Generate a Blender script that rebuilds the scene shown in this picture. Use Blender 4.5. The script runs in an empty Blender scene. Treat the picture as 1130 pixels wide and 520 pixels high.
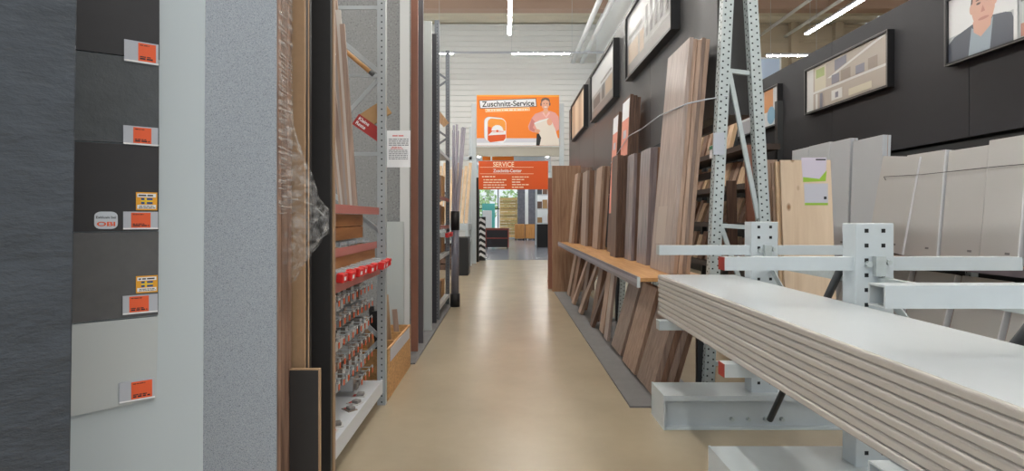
import bpy, bmesh, math, random
from mathutils import Vector, Matrix

R = random.Random(11)
sc = bpy.context.scene
COL = sc.collection

# ------------------------------------------------------------------ camera
F, CX, CY, EYE = 600.0, 558.0, 241.0, 1.5       # focal length in pixels, vanishing point, eye height
cam = bpy.data.cameras.new('camera')
cam.sensor_width = 36.0
cam.lens = 36.0 * F / 1130.0
cam.shift_x = (565.0 - CX) / 1130.0
cam.shift_y = -(260.0 - CY) / 1130.0
cam.clip_start = 0.05
cam.clip_end = 300
cam_o = bpy.data.objects.new('camera', cam)
cam_o.location = (0, 0, EYE)
cam_o.rotation_euler = (math.radians(90), 0, 0)
COL.objects.link(cam_o)
sc.camera = cam_o

# ------------------------------------------------------------------ light
world = bpy.data.worlds.new('world')
world.use_nodes = True
bg = world.node_tree.nodes['Background']
bg.inputs[0].default_value = (0.90, 0.96, 1.0, 1)
bg.inputs[1].default_value = 0.95
sc.world = world
sun = bpy.data.lights.new('sun', 'SUN')
sun.energy = 5.0
sun.angle = 0.02
sun.color = (1.0, 0.95, 0.88)
sun_o = bpy.data.objects.new('sun', sun)
sun_o.location = (-20, 30, 30)
sun_o.rotation_euler = (math.radians(8), math.radians(-42), 0)   # high daylight from the left, falling on the trees outside
COL.objects.link(sun_o)
LAMP_POWER = 88.0
sc.view_settings.view_transform = 'Standard'
sc.view_settings.look = 'None'
sc.view_settings.gamma = 1.0
sc.view_settings.use_curve_mapping = False
sc.view_settings.exposure = 0.12

# ------------------------------------------------------------------ helpers
def lin(c):
    return c / 12.92 if c <= 0.04045 else ((c + 0.055) / 1.055) ** 2.4

def rgb(r, g, b):
    return (lin(r / 255), lin(g / 255), lin(b / 255), 1)

MATS = {}

def mat(name, c, rough=0.55, metal=0.0, emit=0.0, alpha=1.0, mottle=0.0, mscale=8.0, spec=0.5, bump=0.0, stretch=(1, 1, 1)):
    if name in MATS:
        return MATS[name]
    m = bpy.data.materials.new(name)
    m.use_nodes = True
    nt = m.node_tree
    b = nt.nodes['Principled BSDF']
    col = rgb(*c)
    b.inputs['Base Color'].default_value = col
    b.inputs['Roughness'].default_value = rough
    b.inputs['Metallic'].default_value = metal
    b.inputs['Specular IOR Level'].default_value = spec
    if emit:
        b.inputs['Emission Color'].default_value = col
        b.inputs['Emission Strength'].default_value = emit
    if alpha < 1:
        b.inputs['Alpha'].default_value = alpha
    if mottle or bump:
        tc = nt.nodes.new('ShaderNodeTexCoord')
        mp = nt.nodes.new('ShaderNodeMapping')
        mp.inputs['Scale'].default_value = stretch
        nz = nt.nodes.new('ShaderNodeTexNoise')
        nz.inputs['Scale'].default_value = mscale
        nz.inputs['Detail'].default_value = 5
        nz.inputs['Roughness'].default_value = 0.65
        nt.links.new(tc.outputs['Object'], mp.inputs['Vector'])
        nt.links.new(mp.outputs['Vector'], nz.inputs['Vector'])
        if mottle:
            rp = nt.nodes.new('ShaderNodeValToRGB')
            rp.color_ramp.elements[0].position = 0.3
            rp.color_ramp.elements[1].position = 0.7
            rp.color_ramp.elements[0].color = tuple(x * (1 - mottle) for x in col[:3]) + (1,)
            rp.color_ramp.elements[1].color = tuple(min(1, x * (1 + mottle)) for x in col[:3]) + (1,)
            nt.links.new(nz.outputs['Fac'], rp.inputs['Fac'])
            nt.links.new(rp.outputs['Color'], b.inputs['Base Color'])
        if bump:
            bp = nt.nodes.new('ShaderNodeBump')
            bp.inputs['Strength'].default_value = bump
            bp.inputs['Distance'].default_value = 0.01
            nt.links.new(nz.outputs['Fac'], bp.inputs['Height'])
            nt.links.new(bp.outputs['Normal'], b.inputs['Normal'])
    MATS[name] = m
    return m

def wood(name, c1, c2, scale=(26, 26, 1.6), rough=0.5, vary=0.25, knots=False):
    if name in MATS:
        return MATS[name]
    m = bpy.data.materials.new(name)
    m.use_nodes = True
    nt = m.node_tree
    b = nt.nodes['Principled BSDF']
    b.inputs['Roughness'].default_value = rough
    tc = nt.nodes.new('ShaderNodeTexCoord')
    oi = nt.nodes.new('ShaderNodeObjectInfo')
    mu = nt.nodes.new('ShaderNodeMath')
    mu.operation = 'MULTIPLY'
    mu.inputs[1].default_value = 37.0
    ad = nt.nodes.new('ShaderNodeVectorMath')
    ad.operation = 'ADD'
    mp = nt.nodes.new('ShaderNodeMapping')
    mp.inputs['Scale'].default_value = scale
    nz = nt.nodes.new('ShaderNodeTexNoise')
    nz.inputs['Scale'].default_value = 1.0
    nz.inputs['Detail'].default_value = 6
    nz.inputs['Roughness'].default_value = 0.6
    nz.inputs['Distortion'].default_value = 0.6
    rp = nt.nodes.new('ShaderNodeValToRGB')
    rp.color_ramp.elements[0].position = 0.32
    rp.color_ramp.elements[1].position = 0.68
    rp.color_ramp.elements[0].color = rgb(*c1)
    rp.color_ramp.elements[1].color = rgb(*c2)
    hs = nt.nodes.new('ShaderNodeHueSaturation')
    mr = nt.nodes.new('ShaderNodeMapRange')
    mr.inputs['To Min'].default_value = 1 - vary
    mr.inputs['To Max'].default_value = 1 + vary
    L = nt.links.new
    L(oi.outputs['Random'], mu.inputs[0])
    L(tc.outputs['Object'], ad.inputs[0])
    L(mu.outputs[0], ad.inputs[1])
    L(ad.outputs[0], mp.inputs['Vector'])
    L(mp.outputs[0], nz.inputs['Vector'])
    L(nz.outputs['Fac'], rp.inputs['Fac'])
    L(oi.outputs['Random'], mr.inputs['Value'])
    L(mr.outputs[0], hs.inputs['Value'])
    last = rp.outputs['Color']
    if knots:
        vo = nt.nodes.new('ShaderNodeTexVoronoi')
        vo.inputs['Scale'].default_value = 1.0
        mp2 = nt.nodes.new('ShaderNodeMapping')
        mp2.inputs['Scale'].default_value = (7.5, 7.5, 4.2)
        r2 = nt.nodes.new('ShaderNodeValToRGB')
        r2.color_ramp.elements[0].position = 0.10
        r2.color_ramp.elements[1].position = 0.20
        r2.color_ramp.elements[0].color = (1, 1, 1, 1)
        r2.color_ramp.elements[1].color = (0, 0, 0, 1)
        mx = nt.nodes.new('ShaderNodeMixRGB')
        mx.inputs['Color2'].default_value = rgb(150, 108, 74)
        L(ad.outputs[0], mp2.inputs['Vector'])
        L(mp2.outputs[0], vo.inputs['Vector'])
        L(vo.outputs['Distance'], r2.inputs['Fac'])
        L(r2.outputs['Color'], mx.inputs['Fac'])
        L(last, mx.inputs['Color1'])
        last = mx.outputs['Color']
    L(last, hs.inputs['Color'])
    L(hs.outputs[0], b.inputs['Base Color'])
    bp = nt.nodes.new('ShaderNodeBump')
    bp.inputs['Strength'].default_value = 0.12
    bp.inputs['Distance'].default_value = 0.005
    L(nz.outputs['Fac'], bp.inputs['Height'])
    L(bp.outputs[0], b.inputs['Normal'])
    MATS[name] = m
    return m

def speckle(name, base, d1, d2, scale=260, rough=0.45):
    if name in MATS:
        return MATS[name]
    m = bpy.data.materials.new(name)
    m.use_nodes = True
    nt = m.node_tree
    b = nt.nodes['Principled BSDF']
    b.inputs['Roughness'].default_value = rough
    tc = nt.nodes.new('ShaderNodeTexCoord')
    nz = nt.nodes.new('ShaderNodeTexNoise')
    nz.inputs['Scale'].default_value = scale
    nz.inputs['Detail'].default_value = 2
    rp = nt.nodes.new('ShaderNodeValToRGB')
    e = rp.color_ramp.elements
    e[0].position, e[0].color = 0.32, rgb(*d1)
    e[1].position, e[1].color = 0.44, rgb(*base)
    k = e.new(0.62); k.color = rgb(*base)
    k = e.new(0.72); k.color = rgb(*d2)
    nt.links.new(tc.outputs['Object'], nz.inputs['Vector'])
    nt.links.new(nz.outputs['Fac'], rp.inputs['Fac'])
    nt.links.new(rp.outputs['Color'], b.inputs['Base Color'])
    MATS[name] = m
    return m

WL = {}

class MB:
    def __init__(s):
        s.v, s.f, s.m = [], [], []

    def add(s, vs, fs, mi=0):
        k = len(s.v)
        s.v += [Vector(p) for p in vs]
        for f in fs:
            s.f.append([i + k for i in f])
            s.m.append(mi)
        return s

    def obox(s, o, u, v, w, mi=0):
        o, u, v, w = Vector(o), Vector(u), Vector(v), Vector(w)
        p = [o, o + u, o + u + v, o + v, o + w, o + u + w, o + u + v + w, o + v + w]
        fs = [(0, 3, 2, 1), (4, 5, 6, 7), (0, 1, 5, 4), (1, 2, 6, 5), (2, 3, 7, 6), (3, 0, 4, 7)]
        if u.cross(v).dot(w) < 0:
            fs = [tuple(reversed(f)) for f in fs]
        return s.add(p, fs, mi)

    def box(s, x0, x1, y0, y1, z0, z1, mi=0):
        return s.obox((x0, y0, z0), (x1 - x0, 0, 0), (0, y1 - y0, 0), (0, 0, z1 - z0), mi)

    def bar(s, p, q, a, b, side=(1, 0, 0), mi=0):
        p, q, sd = Vector(p), Vector(q), Vector(side)
        d = (q - p).normalized()
        sd = (sd - d * sd.dot(d)).normalized()
        t = d.cross(sd)
        return s.obox(p - sd * a / 2 - t * b / 2, sd * a, t * b, q - p, mi)

    def hollow(s, p, q, a, b, th, side=(1, 0, 0), mi=0):
        p, q, sd = Vector(p), Vector(q), Vector(side)
        d = (q - p).normalized()
        sd = (sd - d * sd.dot(d)).normalized()
        t = d.cross(sd)
        o = p - sd * a / 2 - t * b / 2
        w = q - p
        s.obox(o, sd * a, t * th, w, mi)
        s.obox(o + t * (b - th), sd * a, t * th, w, mi)
        s.obox(o + t * th, sd * th, t * (b - 2 * th), w, mi)
        s.obox(o + t * th + sd * (a - th), sd * th, t * (b - 2 * th), w, mi)
        return s

    def tube(s, pts, r, n=8, mi=0):
        pts = [Vector(p) for p in pts]
        rs = r if isinstance(r, (list, tuple)) else [r] * len(pts)
        k = len(s.v)
        for i, p in enumerate(pts):
            d = (pts[min(i + 1, len(pts) - 1)] - pts[max(i - 1, 0)]).normalized()
            a = Vector((0, 0, 1)) if abs(d.z) < 0.9 else Vector((1, 0, 0))
            u = d.cross(a).normalized()
            v = d.cross(u)
            for j in range(n):
                t = 2 * math.pi * j / n
                s.v.append(p + (u * math.cos(t) + v * math.sin(t)) * rs[i])
        for i in range(len(pts) - 1):
            for j in range(n):
                s.f.append([k + i * n + j, k + i * n + (j + 1) % n, k + (i + 1) * n + (j + 1) % n, k + (i + 1) * n + j])
                s.m.append(mi)
        s.f.append([k + j for j in range(n)][::-1]); s.m.append(mi)
        e = k + (len(pts) - 1) * n
        s.f.append([e + j for j in range(n)]); s.m.append(mi)
        return s

    def prism(s, poly, ext, mi=0):
        ext = Vector(ext)
        poly = [Vector(p) for p in poly]
        n = len(poly)
        fs = [tuple(range(n)), tuple(range(2 * n - 1, n - 1, -1))]
        for i in range(n):
            j = (i + 1) % n
            fs.append((j, i, i + n, j + n))
        return s.add(poly + [p + ext for p in poly], fs, mi)

    def ball(s, c, rx, ry, rz, n=10, m=7, mi=0):
        c = Vector(c)
        vs, fs = [], []
        for i in range(m + 1):
            a = math.pi * i / m
            for j in range(n):
                t = 2 * math.pi * j / n
                vs.append(c + Vector((rx * math.sin(a) * math.cos(t), ry * math.sin(a) * math.sin(t), rz * math.cos(a))))
        for i in range(m):
            for j in range(n):
                fs.append((i * n + j, (i + 1) * n + j, (i + 1) * n + (j + 1) % n, i * n + (j + 1) % n))
        return s.add(vs, fs, mi)

    def build(s, name, mats, parent=None, label=None, cat=None, group=None, kind=None, bevel=0, smooth=False, fixn=False):
        xs = [p.x for p in s.v]; ys = [p.y for p in s.v]; zs = [p.z for p in s.v]
        base = Vector(((min(xs) + max(xs)) / 2, (min(ys) + max(ys)) / 2, min(zs)))
        me = bpy.data.meshes.new(name)
        me.from_pydata([tuple(p - base) for p in s.v], [], s.f)
        if not isinstance(mats, (list, tuple)):
            mats = [mats]
        for m in mats:
            me.materials.append(m)
        if len(mats) > 1:
            me.polygons.foreach_set('material_index', s.m)
        if bevel or fixn:
            bm = bmesh.new()
            bm.from_mesh(me)
            if fixn:
                bmesh.ops.recalc_face_normals(bm, faces=bm.faces[:])
            if bevel:
                bmesh.ops.bevel(bm, geom=bm.edges[:], offset=bevel, segments=1, affect='EDGES', profile=0.5)
            bm.to_mesh(me)
            bm.free()
        if smooth:
            me.polygons.foreach_set('use_smooth', [True] * len(me.polygons))
        me.update()
        return place(name, me, base, parent, label, cat, group, kind)

def place(name, data, wloc, parent=None, label=None, cat=None, group=None, kind=None):
    o = bpy.data.objects.new(name, data)
    COL.objects.link(o)
    wloc = Vector(wloc)
    WL[o.name] = wloc
    if parent is not None:
        o.parent = parent
        o.location = wloc - WL[parent.name]
    else:
        o.location = wloc
    if label: o['label'] = label
    if cat: o['category'] = cat
    if group: o['group'] = group
    if kind: o['kind'] = kind
    return o

def thing(name, label, cat, loc, group=None):
    return place(name, None, loc, None, label, cat, group)

def copy_tree(src, delta, label=None, parent=None):
    c = src.copy()
    COL.objects.link(c)
    if parent is None:
        c.location = src.location + Vector(delta)
    else:
        c.parent = parent
    WL[c.name] = WL[src.name] + Vector(delta)
    if label:
        c['label'] = label
    for ch in [o for o in list(COL.objects) if o.parent == src]:
        copy_tree(ch, delta, None, c)
    return c

def text(body, width, o, ex, ez, m, parent, name='lettering', bold=0.0, lift=None, height=None):
    """flat lettering: o = lower left corner, ex / ez unit vectors of writing and up direction"""
    cu = bpy.data.curves.new(name, 'FONT')
    cu.body = body
    cu.offset = bold
    t = bpy.data.objects.new('tmp', cu)
    me = bpy.data.meshes.new_from_object(t)
    bpy.data.objects.remove(t)
    bpy.data.curves.remove(cu)
    xs = [v.co.x for v in me.vertices]; ys = [v.co.y for v in me.vertices]
    x0, y0 = min(xs), min(ys)
    s = width / (max(xs) - x0)
    sy = s if height is None else height / (max(ys) - y0)
    ex, ez, o = Vector(ex), Vector(ez), Vector(o)
    ny = ez.cross(ex)          # towards the reader is -ny.. kept flat
    for v in me.vertices:
        a, b = (v.co.x - x0) * s, (v.co.y - y0) * sy
        v.co = ex * a + ez * b
    me.materials.clear()
    me.materials.append(m)
    me.name = name
    return place(name, me, o, parent)

def bars(mb, o, ex, ez, lines, mi=0):
    """illegible small print: lines of (x0, x1, y, height) as broken word blocks"""
    o, ex, ez = Vector(o), Vector(ex), Vector(ez)
    for (x0, x1, y, h) in lines:
        x = x0
        while x < x1 - 0.3 * h:
            w = min(R.uniform(1.5, 5) * h, x1 - x)
            mb.add([o + ex * x + ez * y, o + ex * (x + w) + ez * y, o + ex * (x + w) + ez * (y + h), o + ex * x + ez * (y + h)], [(0, 1, 2, 3)], mi)
            x += w + 0.7 * h
    return mb

def struct(mb, name, m, parent=None, **k):
    return mb.build(name, m, parent, kind=None if parent else 'structure', **k)

ORD = ['first', 'second', 'third', 'fourth', 'fifth', 'sixth', 'seventh', 'eighth', 'ninth', 'tenth', 'eleventh', 'twelfth',
       'thirteenth', 'fourteenth']

# ------------------------------------------------------------------ materials
M_floor = mat('beige_floor', (167, 153, 131), 0.27, mottle=0.07, mscale=1.6, spec=0.5)
M_floor2 = mat('grey_floor', (128, 132, 142), 0.22, mottle=0.08, mscale=1.0)
M_farwall = mat('ribbed_metal', (220, 222, 220), 0.6)
M_white = mat('white_paint', (232, 236, 238), 0.6)
M_beigewall = mat('beige_wall', (176, 164, 144), 0.7)
M_deck = mat('deck', (206, 200, 182), 0.7)
M_beam = mat('brown_beam', (176, 150, 134), 0.7)
M_anth = mat('anthracite', (46, 46, 50), 0.62, mottle=0.06, mscale=3)
M_black = mat('black', (22, 22, 24), 0.5)
M_blackframe = mat('black_frame', (26, 26, 28), 0.35)
M_frameedge = mat('frame_edge', (120, 118, 116), 0.4)
M_steel = mat('light_grey_steel', (190, 198, 202), 0.36, metal=0.0, mottle=0.04, mscale=5)
M_galv = mat('galvanised', (176, 184, 184), 0.4, metal=0.15, mottle=0.08, mscale=20)
M_darksteel = mat('dark_steel', (70, 72, 74), 0.4, metal=0.5)
M_hole = mat('hole', (28, 30, 32), 0.9)
M_redcap = mat('red_cap', (150, 50, 40), 0.5)
M_plate_top = mat('grey_laminate', (192, 197, 201), 0.30, mottle=0.02, mscale=3)
M_plate_edge = mat('taupe_edge', (182, 176, 170), 0.27)
M_orange = mat('orange', (240, 128, 28), 0.5)
M_orange2 = mat('dark_orange', (218, 84, 16), 0.5)
M_label = mat('label_orange', (226, 92, 48), 0.6)
M_ink = mat('ink', (30, 30, 34), 0.6)
M_paper = mat('paper', (232, 232, 234), 0.6)
M_paleprint = mat('pale_print', (250, 226, 196), 0.6)
M_redink = mat('red_ink', (214, 96, 92), 0.6)
M_holder = mat('tag_holder', (176, 180, 190), 0.3)
M_slate = mat('slate_laminate', (56, 62, 70), 0.42, mottle=0.22, mscale=7, bump=0.9, stretch=(1.2, 1.2, 2.6))
M_slate2 = mat('slate_sample', (68, 72, 76), 0.5, mottle=0.14, mscale=12, bump=0.6)
M_dark1 = mat('dark_sample', (37, 35, 38), 0.5, mottle=0.12, mscale=14)
M_grey1 = mat('grey_sample', (82, 82, 84), 0.5, mottle=0.12, mscale=16)
M_cream = mat('white_sample', (178, 184, 186), 0.4)
M_panelwhite = mat('white_panel', (180, 190, 196), 0.4)
M_terrazzo = speckle('terrazzo', (152, 158, 166), (92, 97, 105), (186, 191, 197), 290)
M_greyboard = speckle('grey_board', (124, 124, 123), (98, 98, 98), (148, 148, 147), 60)
M_oak = wood('brown_oak', (96, 72, 60), (150, 120, 103), (14, 14, 2.2))
M_mdf = mat('mdf', (158, 128, 98), 0.7, mottle=0.06, mscale=30)
M_tanedge = wood('tan_edge', (150, 118, 88), (186, 156, 124))
M_walnut = wood('walnut', (78, 56, 45), (120, 92, 76), vary=.15)
M_brown = wood('brown_board', (108, 79, 62), (148, 114, 92), vary=.15)
M_greybrown = wood('grey_brown_board', (126, 104, 92), (168, 143, 128), rough=0.4, vary=.15)
M_pale = wood('pale_board', (150, 122, 103), (186, 158, 138), vary=.15)
M_pine = wood('pine', (212, 186, 158), (228, 206, 180), (11, 11, 0.7), vary=0.05, knots=True)
M_pineplain = wood('pine_plain', (196, 164, 128), (226, 198, 164), (22, 22, 1.5), vary=0.12)
M_redbrown = mat('red_brown_panel', (142, 96, 78), 0.5, mottle=0.08, mscale=6)
M_ledge = wood('ledge_wood', (186, 132, 78), (214, 164, 108), (20, 1.6, 20))
M_osb = mat('osb', (186, 142, 92), 0.75, mottle=0.3, mscale=28, stretch=(1, 1, 2))
M_rail = mat('pink_rail', (176, 108, 102), 0.5)
M_red = mat('red_plastic', (206, 40, 40), 0.35)
M_mat = mat('grey_strip', (112, 110, 110), 0.8, mottle=0.08, mscale=6)
M_shelf = mat('shelf_grey', (196, 200, 204), 0.4)
M_clear = mat('clear_plastic', (214, 220, 224), 0.18, alpha=0.4)
M_tubeclear = mat('clear_tube', (176, 170, 184), 0.2, alpha=0.65)
M_cardboard = mat('cardboard', (176, 140, 98), 0.8, mottle=0.06, mscale=10)
M_lamp = mat('lamp_light', (255, 252, 246), 0.5, emit=LAMP_POWER)
M_lampbody = mat('lamp_body', (178, 182, 190), 0.4)
M_skin = mat('print_skin', (226, 168, 140), 0.6)
M_shirt = mat('print_shirt', (228, 162, 152), 0.6)
M_hair = mat('print_hair', (112, 92, 84), 0.6)
M_leaf = mat('leaf', (158, 196, 118), 0.6, mottle=0.4, mscale=3)

def film_mat(name, a0, a1, stretch, scale):
    m = bpy.data.materials.new(name)
    m.use_nodes = True
    nt = m.node_tree
    b = nt.nodes['Principled BSDF']
    b.inputs['Base Color'].default_value = rgb(226, 224, 222)
    b.inputs['Roughness'].default_value = 0.12
    tc = nt.nodes.new('ShaderNodeTexCoord')
    mp = nt.nodes.new('ShaderNodeMapping')
    mp.inputs['Scale'].default_value = stretch
    nz = nt.nodes.new('ShaderNodeTexNoise')
    nz.inputs['Scale'].default_value = scale
    nz.inputs['Detail'].default_value = 3
    mr = nt.nodes.new('ShaderNodeMapRange')
    mr.inputs['From Min'].default_value = 0.45
    mr.inputs['From Max'].default_value = 0.68
    mr.inputs['To Min'].default_value = a0
    mr.inputs['To Max'].default_value = a1
    bp = nt.nodes.new('ShaderNodeBump')
    bp.inputs['Strength'].default_value = 0.6
    bp.inputs['Distance'].default_value = 0.01
    L = nt.links.new
    L(tc.outputs['Object'], mp.inputs['Vector'])
    L(mp.outputs[0], nz.inputs['Vector'])
    L(nz.outputs['Fac'], mr.inputs['Value'])
    L(mr.outputs[0], b.inputs['Alpha'])
    L(nz.outputs['Fac'], bp.inputs['Height'])
    L(bp.outputs[0], b.inputs['Normal'])
    return m

M_film = film_mat('stretch_film', 0.02, 0.36, (1, 4, 60), 1.8)
M_filmbag = film_mat('crumpled_film', 0.03, 0.26, (1, 1, 1), 34)

# ================================================================== STRUCTURE
struct(MB().box(-6, 14, -4, 19.6, -0.1, 0), 'floor', M_floor)
struct(MB().box(-6, 14, 19.6, 44, -0.1, 0), 'floor', M_floor2)

def ribs(x0, x1, z0, z1, y, pitch=0.21):
    mb = MB()
    n = max(1, round((z1 - z0) / pitch))
    h = (z1 - z0) / n
    pts = []
    for i in range(n):
        z = z0 + i * h
        pts += [(y, z), (y, z + h * 0.80), (y - 0.035, z + h * 0.86), (y - 0.035, z + h * 0.97)]
    pts.append((y, z1))
    vs = [(x0, a, b) for a, b in pts] + [(x1, a, b) for a, b in pts]
    k = len(pts)
    mb.add(vs, [(i, i + k, i + 1 + k, i + 1) for i in range(k - 1)])
    mb.box(x0, x1, y + 0.002, y + 0.2, z0, z1)
    return mb

WY = 21.0
wf = struct(ribs(-12, -1.15, 0, 9, WY), 'wall_far', M_farwall)
ribs(-1.15, 1.75, 4.0, 9, WY).build('panel', M_farwall, wf)
ribs(1.75, 3.5, 0, 9, WY).build('panel', M_farwall, wf)
wf2 = struct(ribs(3.7, 14, 0, 9, WY, 0.6), 'wall_far', M_beigewall)
for x in (8.2, 10.9, 12.6):
    MB().box(x, x + 0.3, WY - 0.25, WY - 0.04, 0, 9).build('column', M_beigewall, wf2)
struct(MB().box(3.5, 3.7, 13.0, WY, 0, 9), 'wall_partition', M_white)
struct(MB().box(13.9, 14.1, -4, WY, 0, 9), 'wall_right', M_beigewall)

w2 = thing('window_2', None, None, (10.1, WY - 0.05, 6.9))
w2['kind'] = 'structure'
mb = MB()
for (a, b, c, d) in ((9.6, 9.66, 6.8, 7.7), (10.54, 10.6, 6.8, 7.7), (9.66, 10.54, 6.8, 6.86), (9.66, 10.54, 7.64, 7.7)):
    mb.box(a, b, WY - 0.1, WY - 0.04, c, d)
mb.build('window_frame', M_white, w2)
MB().box(9.66, 10.54, WY - 0.07, WY - 0.05, 6.86, 7.64).build('pane', mat('sky_pane', (168, 184, 205), 0.1, emit=0.25), w2)

# ceiling deck with ribs running across the hall
mb = MB()
pts = []
y = -4.0
while y < WY:
    pts += [(y, 9.0), (y + 0.34, 9.0), (y + 0.40, 9.12), (y + 0.64, 9.12), (y + 0.70, 9.0)]
    y += 0.7
k = len(pts)
mb.add([(-12, a, b) for a, b in pts] + [(14, a, b) for a, b in pts], [(i, i + k, i + 1 + k, i + 1) for i in range(k - 1)])
mb.box(-12, 14, -4, WY + 0.2, 9.125, 9.3)
ceil = struct(mb, 'ceiling', M_deck)
for yy in (0.7, 4.7, 8.75, 12.8, 18.55):
    MB().box(-12, 14, yy, yy + 0.42, 8.66, 8.995).build('beam', M_beam, ceil)
for xx in (7.3, 11.0):
    MB().box(xx, xx + 0.3, 10, 18.5, 8.72, 8.99).build('purlin', M_beam, ceil)

# the room beyond the gateway
struct(MB().box(-4.2, -4.0, WY + 0.2, 42, 0, 5), 'wall_left', M_white)
struct(MB().box(5.0, 5.2, WY + 0.2, 42, 0, 5), 'wall_right', M_white)
struct(MB().box(-4.2, 5.2, WY + 0.2, 42, 5, 5.2), 'ceiling', M_white)
mb = MB()
mb.box(-4, -2.1, 42, 42.2, 0, 5); mb.box(1.0, 5, 42, 42.2, 0, 5); mb.box(-2.1, 1.0, 42, 42.2, 4.3, 5); mb.box(-2.1, 1.0, 42, 42.2, 0, 0.25)
struct(mb, 'wall_back', M_white)
w1 = thing('window_1', None, None, (-0.55, 42.1, 0.25)); w1['kind'] = 'structure'
mb = MB()
for xx in (-2.1, -0.62, 0.92):
    mb.box(xx, xx + 0.08, 42.05, 42.13, 0.25, 4.3)
for zz in (0.25, 2.2, 4.22):
    mb.box(-2.02, 0.92, 42.06, 42.12, zz, zz + 0.08)
mb.build('window_frame', M_darksteel, w1)
glassm = mat('glass', (225, 240, 240), 0.02, alpha=0.12)
for (a, b) in ((-2.02, -0.62), (-0.54, 0.92)):
    for (c, d) in ((0.33, 2.2), (2.28, 4.22)):
        MB().box(a, b, 42.08, 42.095, c, d).build('pane', glassm, w1)

def bush(cx, cy, h, r, label, seed):
    rr = random.Random(seed)
    t = thing('tree', label, 'tree', (cx, cy, -0.1), 'trees outside the far window')
    MB().tube([(cx, cy, -0.1), (cx + 0.05, cy, h * 0.7)], [0.12, 0.06]).build('trunk', M_walnut, t)
    mb = MB()
    for i in range(420):
        a, b = rr.uniform(0, 6.28), rr.uniform(-1, 1)
        q = math.sqrt(1 - b * b) * r * rr.uniform(0.5, 1)
        c = Vector((cx + q * math.cos(a), cy + q * math.sin(a) * 0.6, h * 0.55 + b * h * 0.45))
        u = Vector((rr.uniform(-1, 1), rr.uniform(-1, 1), rr.uniform(-1, 1))).normalized() * 0.22
        v = u.cross(Vector((rr.uniform(-1, 1), rr.uniform(-1, 1), 1))).normalized() * 0.13
        mb.add([c - u, c + v, c + u, c - v], [(0, 1, 2, 3)])
    mb.build('foliage', M_leaf, t, kind='stuff')

struct(MB().box(-12, 12, 42.2, 60, -0.2, -0.1), 'ground_outside', mat('lawn', (120, 150, 96), 0.9, mottle=0.2, mscale=2))
bush(-1.9, 46.5, 4.6, 1.2, 'leafy green tree outside the left pane of the far window', 1)
bush(0.9, 47.5, 5.2, 1.3, 'leafy green tree outside the right pane of the far window', 2)

# ------------------------------------------------------------------ lamps
def lamp(x0, x1, y0, y1, z, label):
    alongx = (x1 - x0) > (y1 - y0)
    t = thing('linear_lamp', label, 'lamp', ((x0 + x1) / 2, (y0 + y1) / 2, z), 'linear ceiling lamps')
    MB().box(x0, x1, y0, y1, z + 0.03, z + 0.09).build('housing', M_lampbody, t)
    e = 0.01
    MB().box(x0 + e, x1 - e, y0 + e, y1 - e, z, z + 0.03).build('diffuser', M_lamp, t)
    for s in (0.08, 0.92):
        cx = x0 + (x1 - x0) * s if alongx else (x0 + x1) / 2
        cy = (y0 + y1) / 2 if alongx else y0 + (y1 - y0) * s
        MB().tube([(cx, cy, z + 0.09), (cx, cy, 8.99)], 0.006, 5).build('suspension_cable', M_steel, t)

ROWS = ((0.06, 'above the aisle'), (4.6, 'above the dark divider'), (-4.6, 'above the left racks'), (8.95, 'above the right aisle'))
for (x, where) in ROWS:
    for i, yy in enumerate((-2.4, 1.6, 5.6, 9.6, 13.55)):
        nm = ['behind the viewer', 'right overhead', 'a little ahead', 'half way down', 'farthest of its row'][i]
        lamp(x, x + 0.11, yy, yy + 2.75, 7.0, 'long white strip lamp %s, %s' % (where, nm))
trk = thing('lamp_track', 'grey lamp track crossing the hall in front of the ribbed wall', 'lamp track', (0.3, 18.0, 6.9))
MB().box(-2.75, 3.3, 18.0, 18.06, 6.97, 7.03).build('track', M_lampbody, trk)
for xx in (-2.2, 0.2, 2.2):
    MB().tube([(xx, 18.03, 7.03), (xx, 18.03, 8.99)], 0.006, 5).build('suspension_cable', M_steel, trk)
for (a, b) in ((-2.7, -1.75), (0.22, 2.1)):
    MB().box(a, b, 18.0, 18.06, 6.945, 6.97).build('diffuser', M_lamp, trk)
lamp(8.6, 10.4, 17.9, 17.98, 6.85, 'short strip lamp running crosswise beside the blue window')

for i, (xx, lab) in enumerate(((2.58, 'left'), (2.92, 'right'))):
    MB().tube([(xx, 20.85, 7.5), (xx, 12.0, 7.5)], 0.08, 12).build('ventilation_pipe', M_white, None,
        label='%s of the two pale ventilation pipes under the roof' % lab, cat='pipe', group='ventilation pipes', smooth=True)
for i, (xx, lab) in enumerate(((9.6, 'left'), (10.6, 'right'))):
    MB().tube([(xx, 20.6, 8.4), (xx, 11.5, 8.4)], 0.06, 10).build('conduit', M_white, None,
        label='%s of two thin conduits under the roof above the right wall' % lab, cat='conduit', group='roof conduits', smooth=True)

for i, yy in enumerate((23.0, 28.5, 34.0, 39.0)):  # fill lamps added to brighten the dark room beyond the gateway
    for x in (-1.6, 2.2):
        t = thing('added_fill_lamp', '%s added fill lamp from the gateway on the %s of the ceiling beyond' % (ORD[i], 'left' if x < 0 else 'right'), 'lamp', (x, yy, 4.9), 'added fill lamps beyond the gateway')
        MB().box(x, x + .2, yy, yy + 2.0, 4.95, 4.998).build('housing', M_lampbody, t)
        MB().box(x + .01, x + .19, yy + .01, yy + 1.99, 4.92, 4.95).build('diffuser', mat('fill_lamp_light', (255, 252, 246), .5, emit=48), t)

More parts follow.
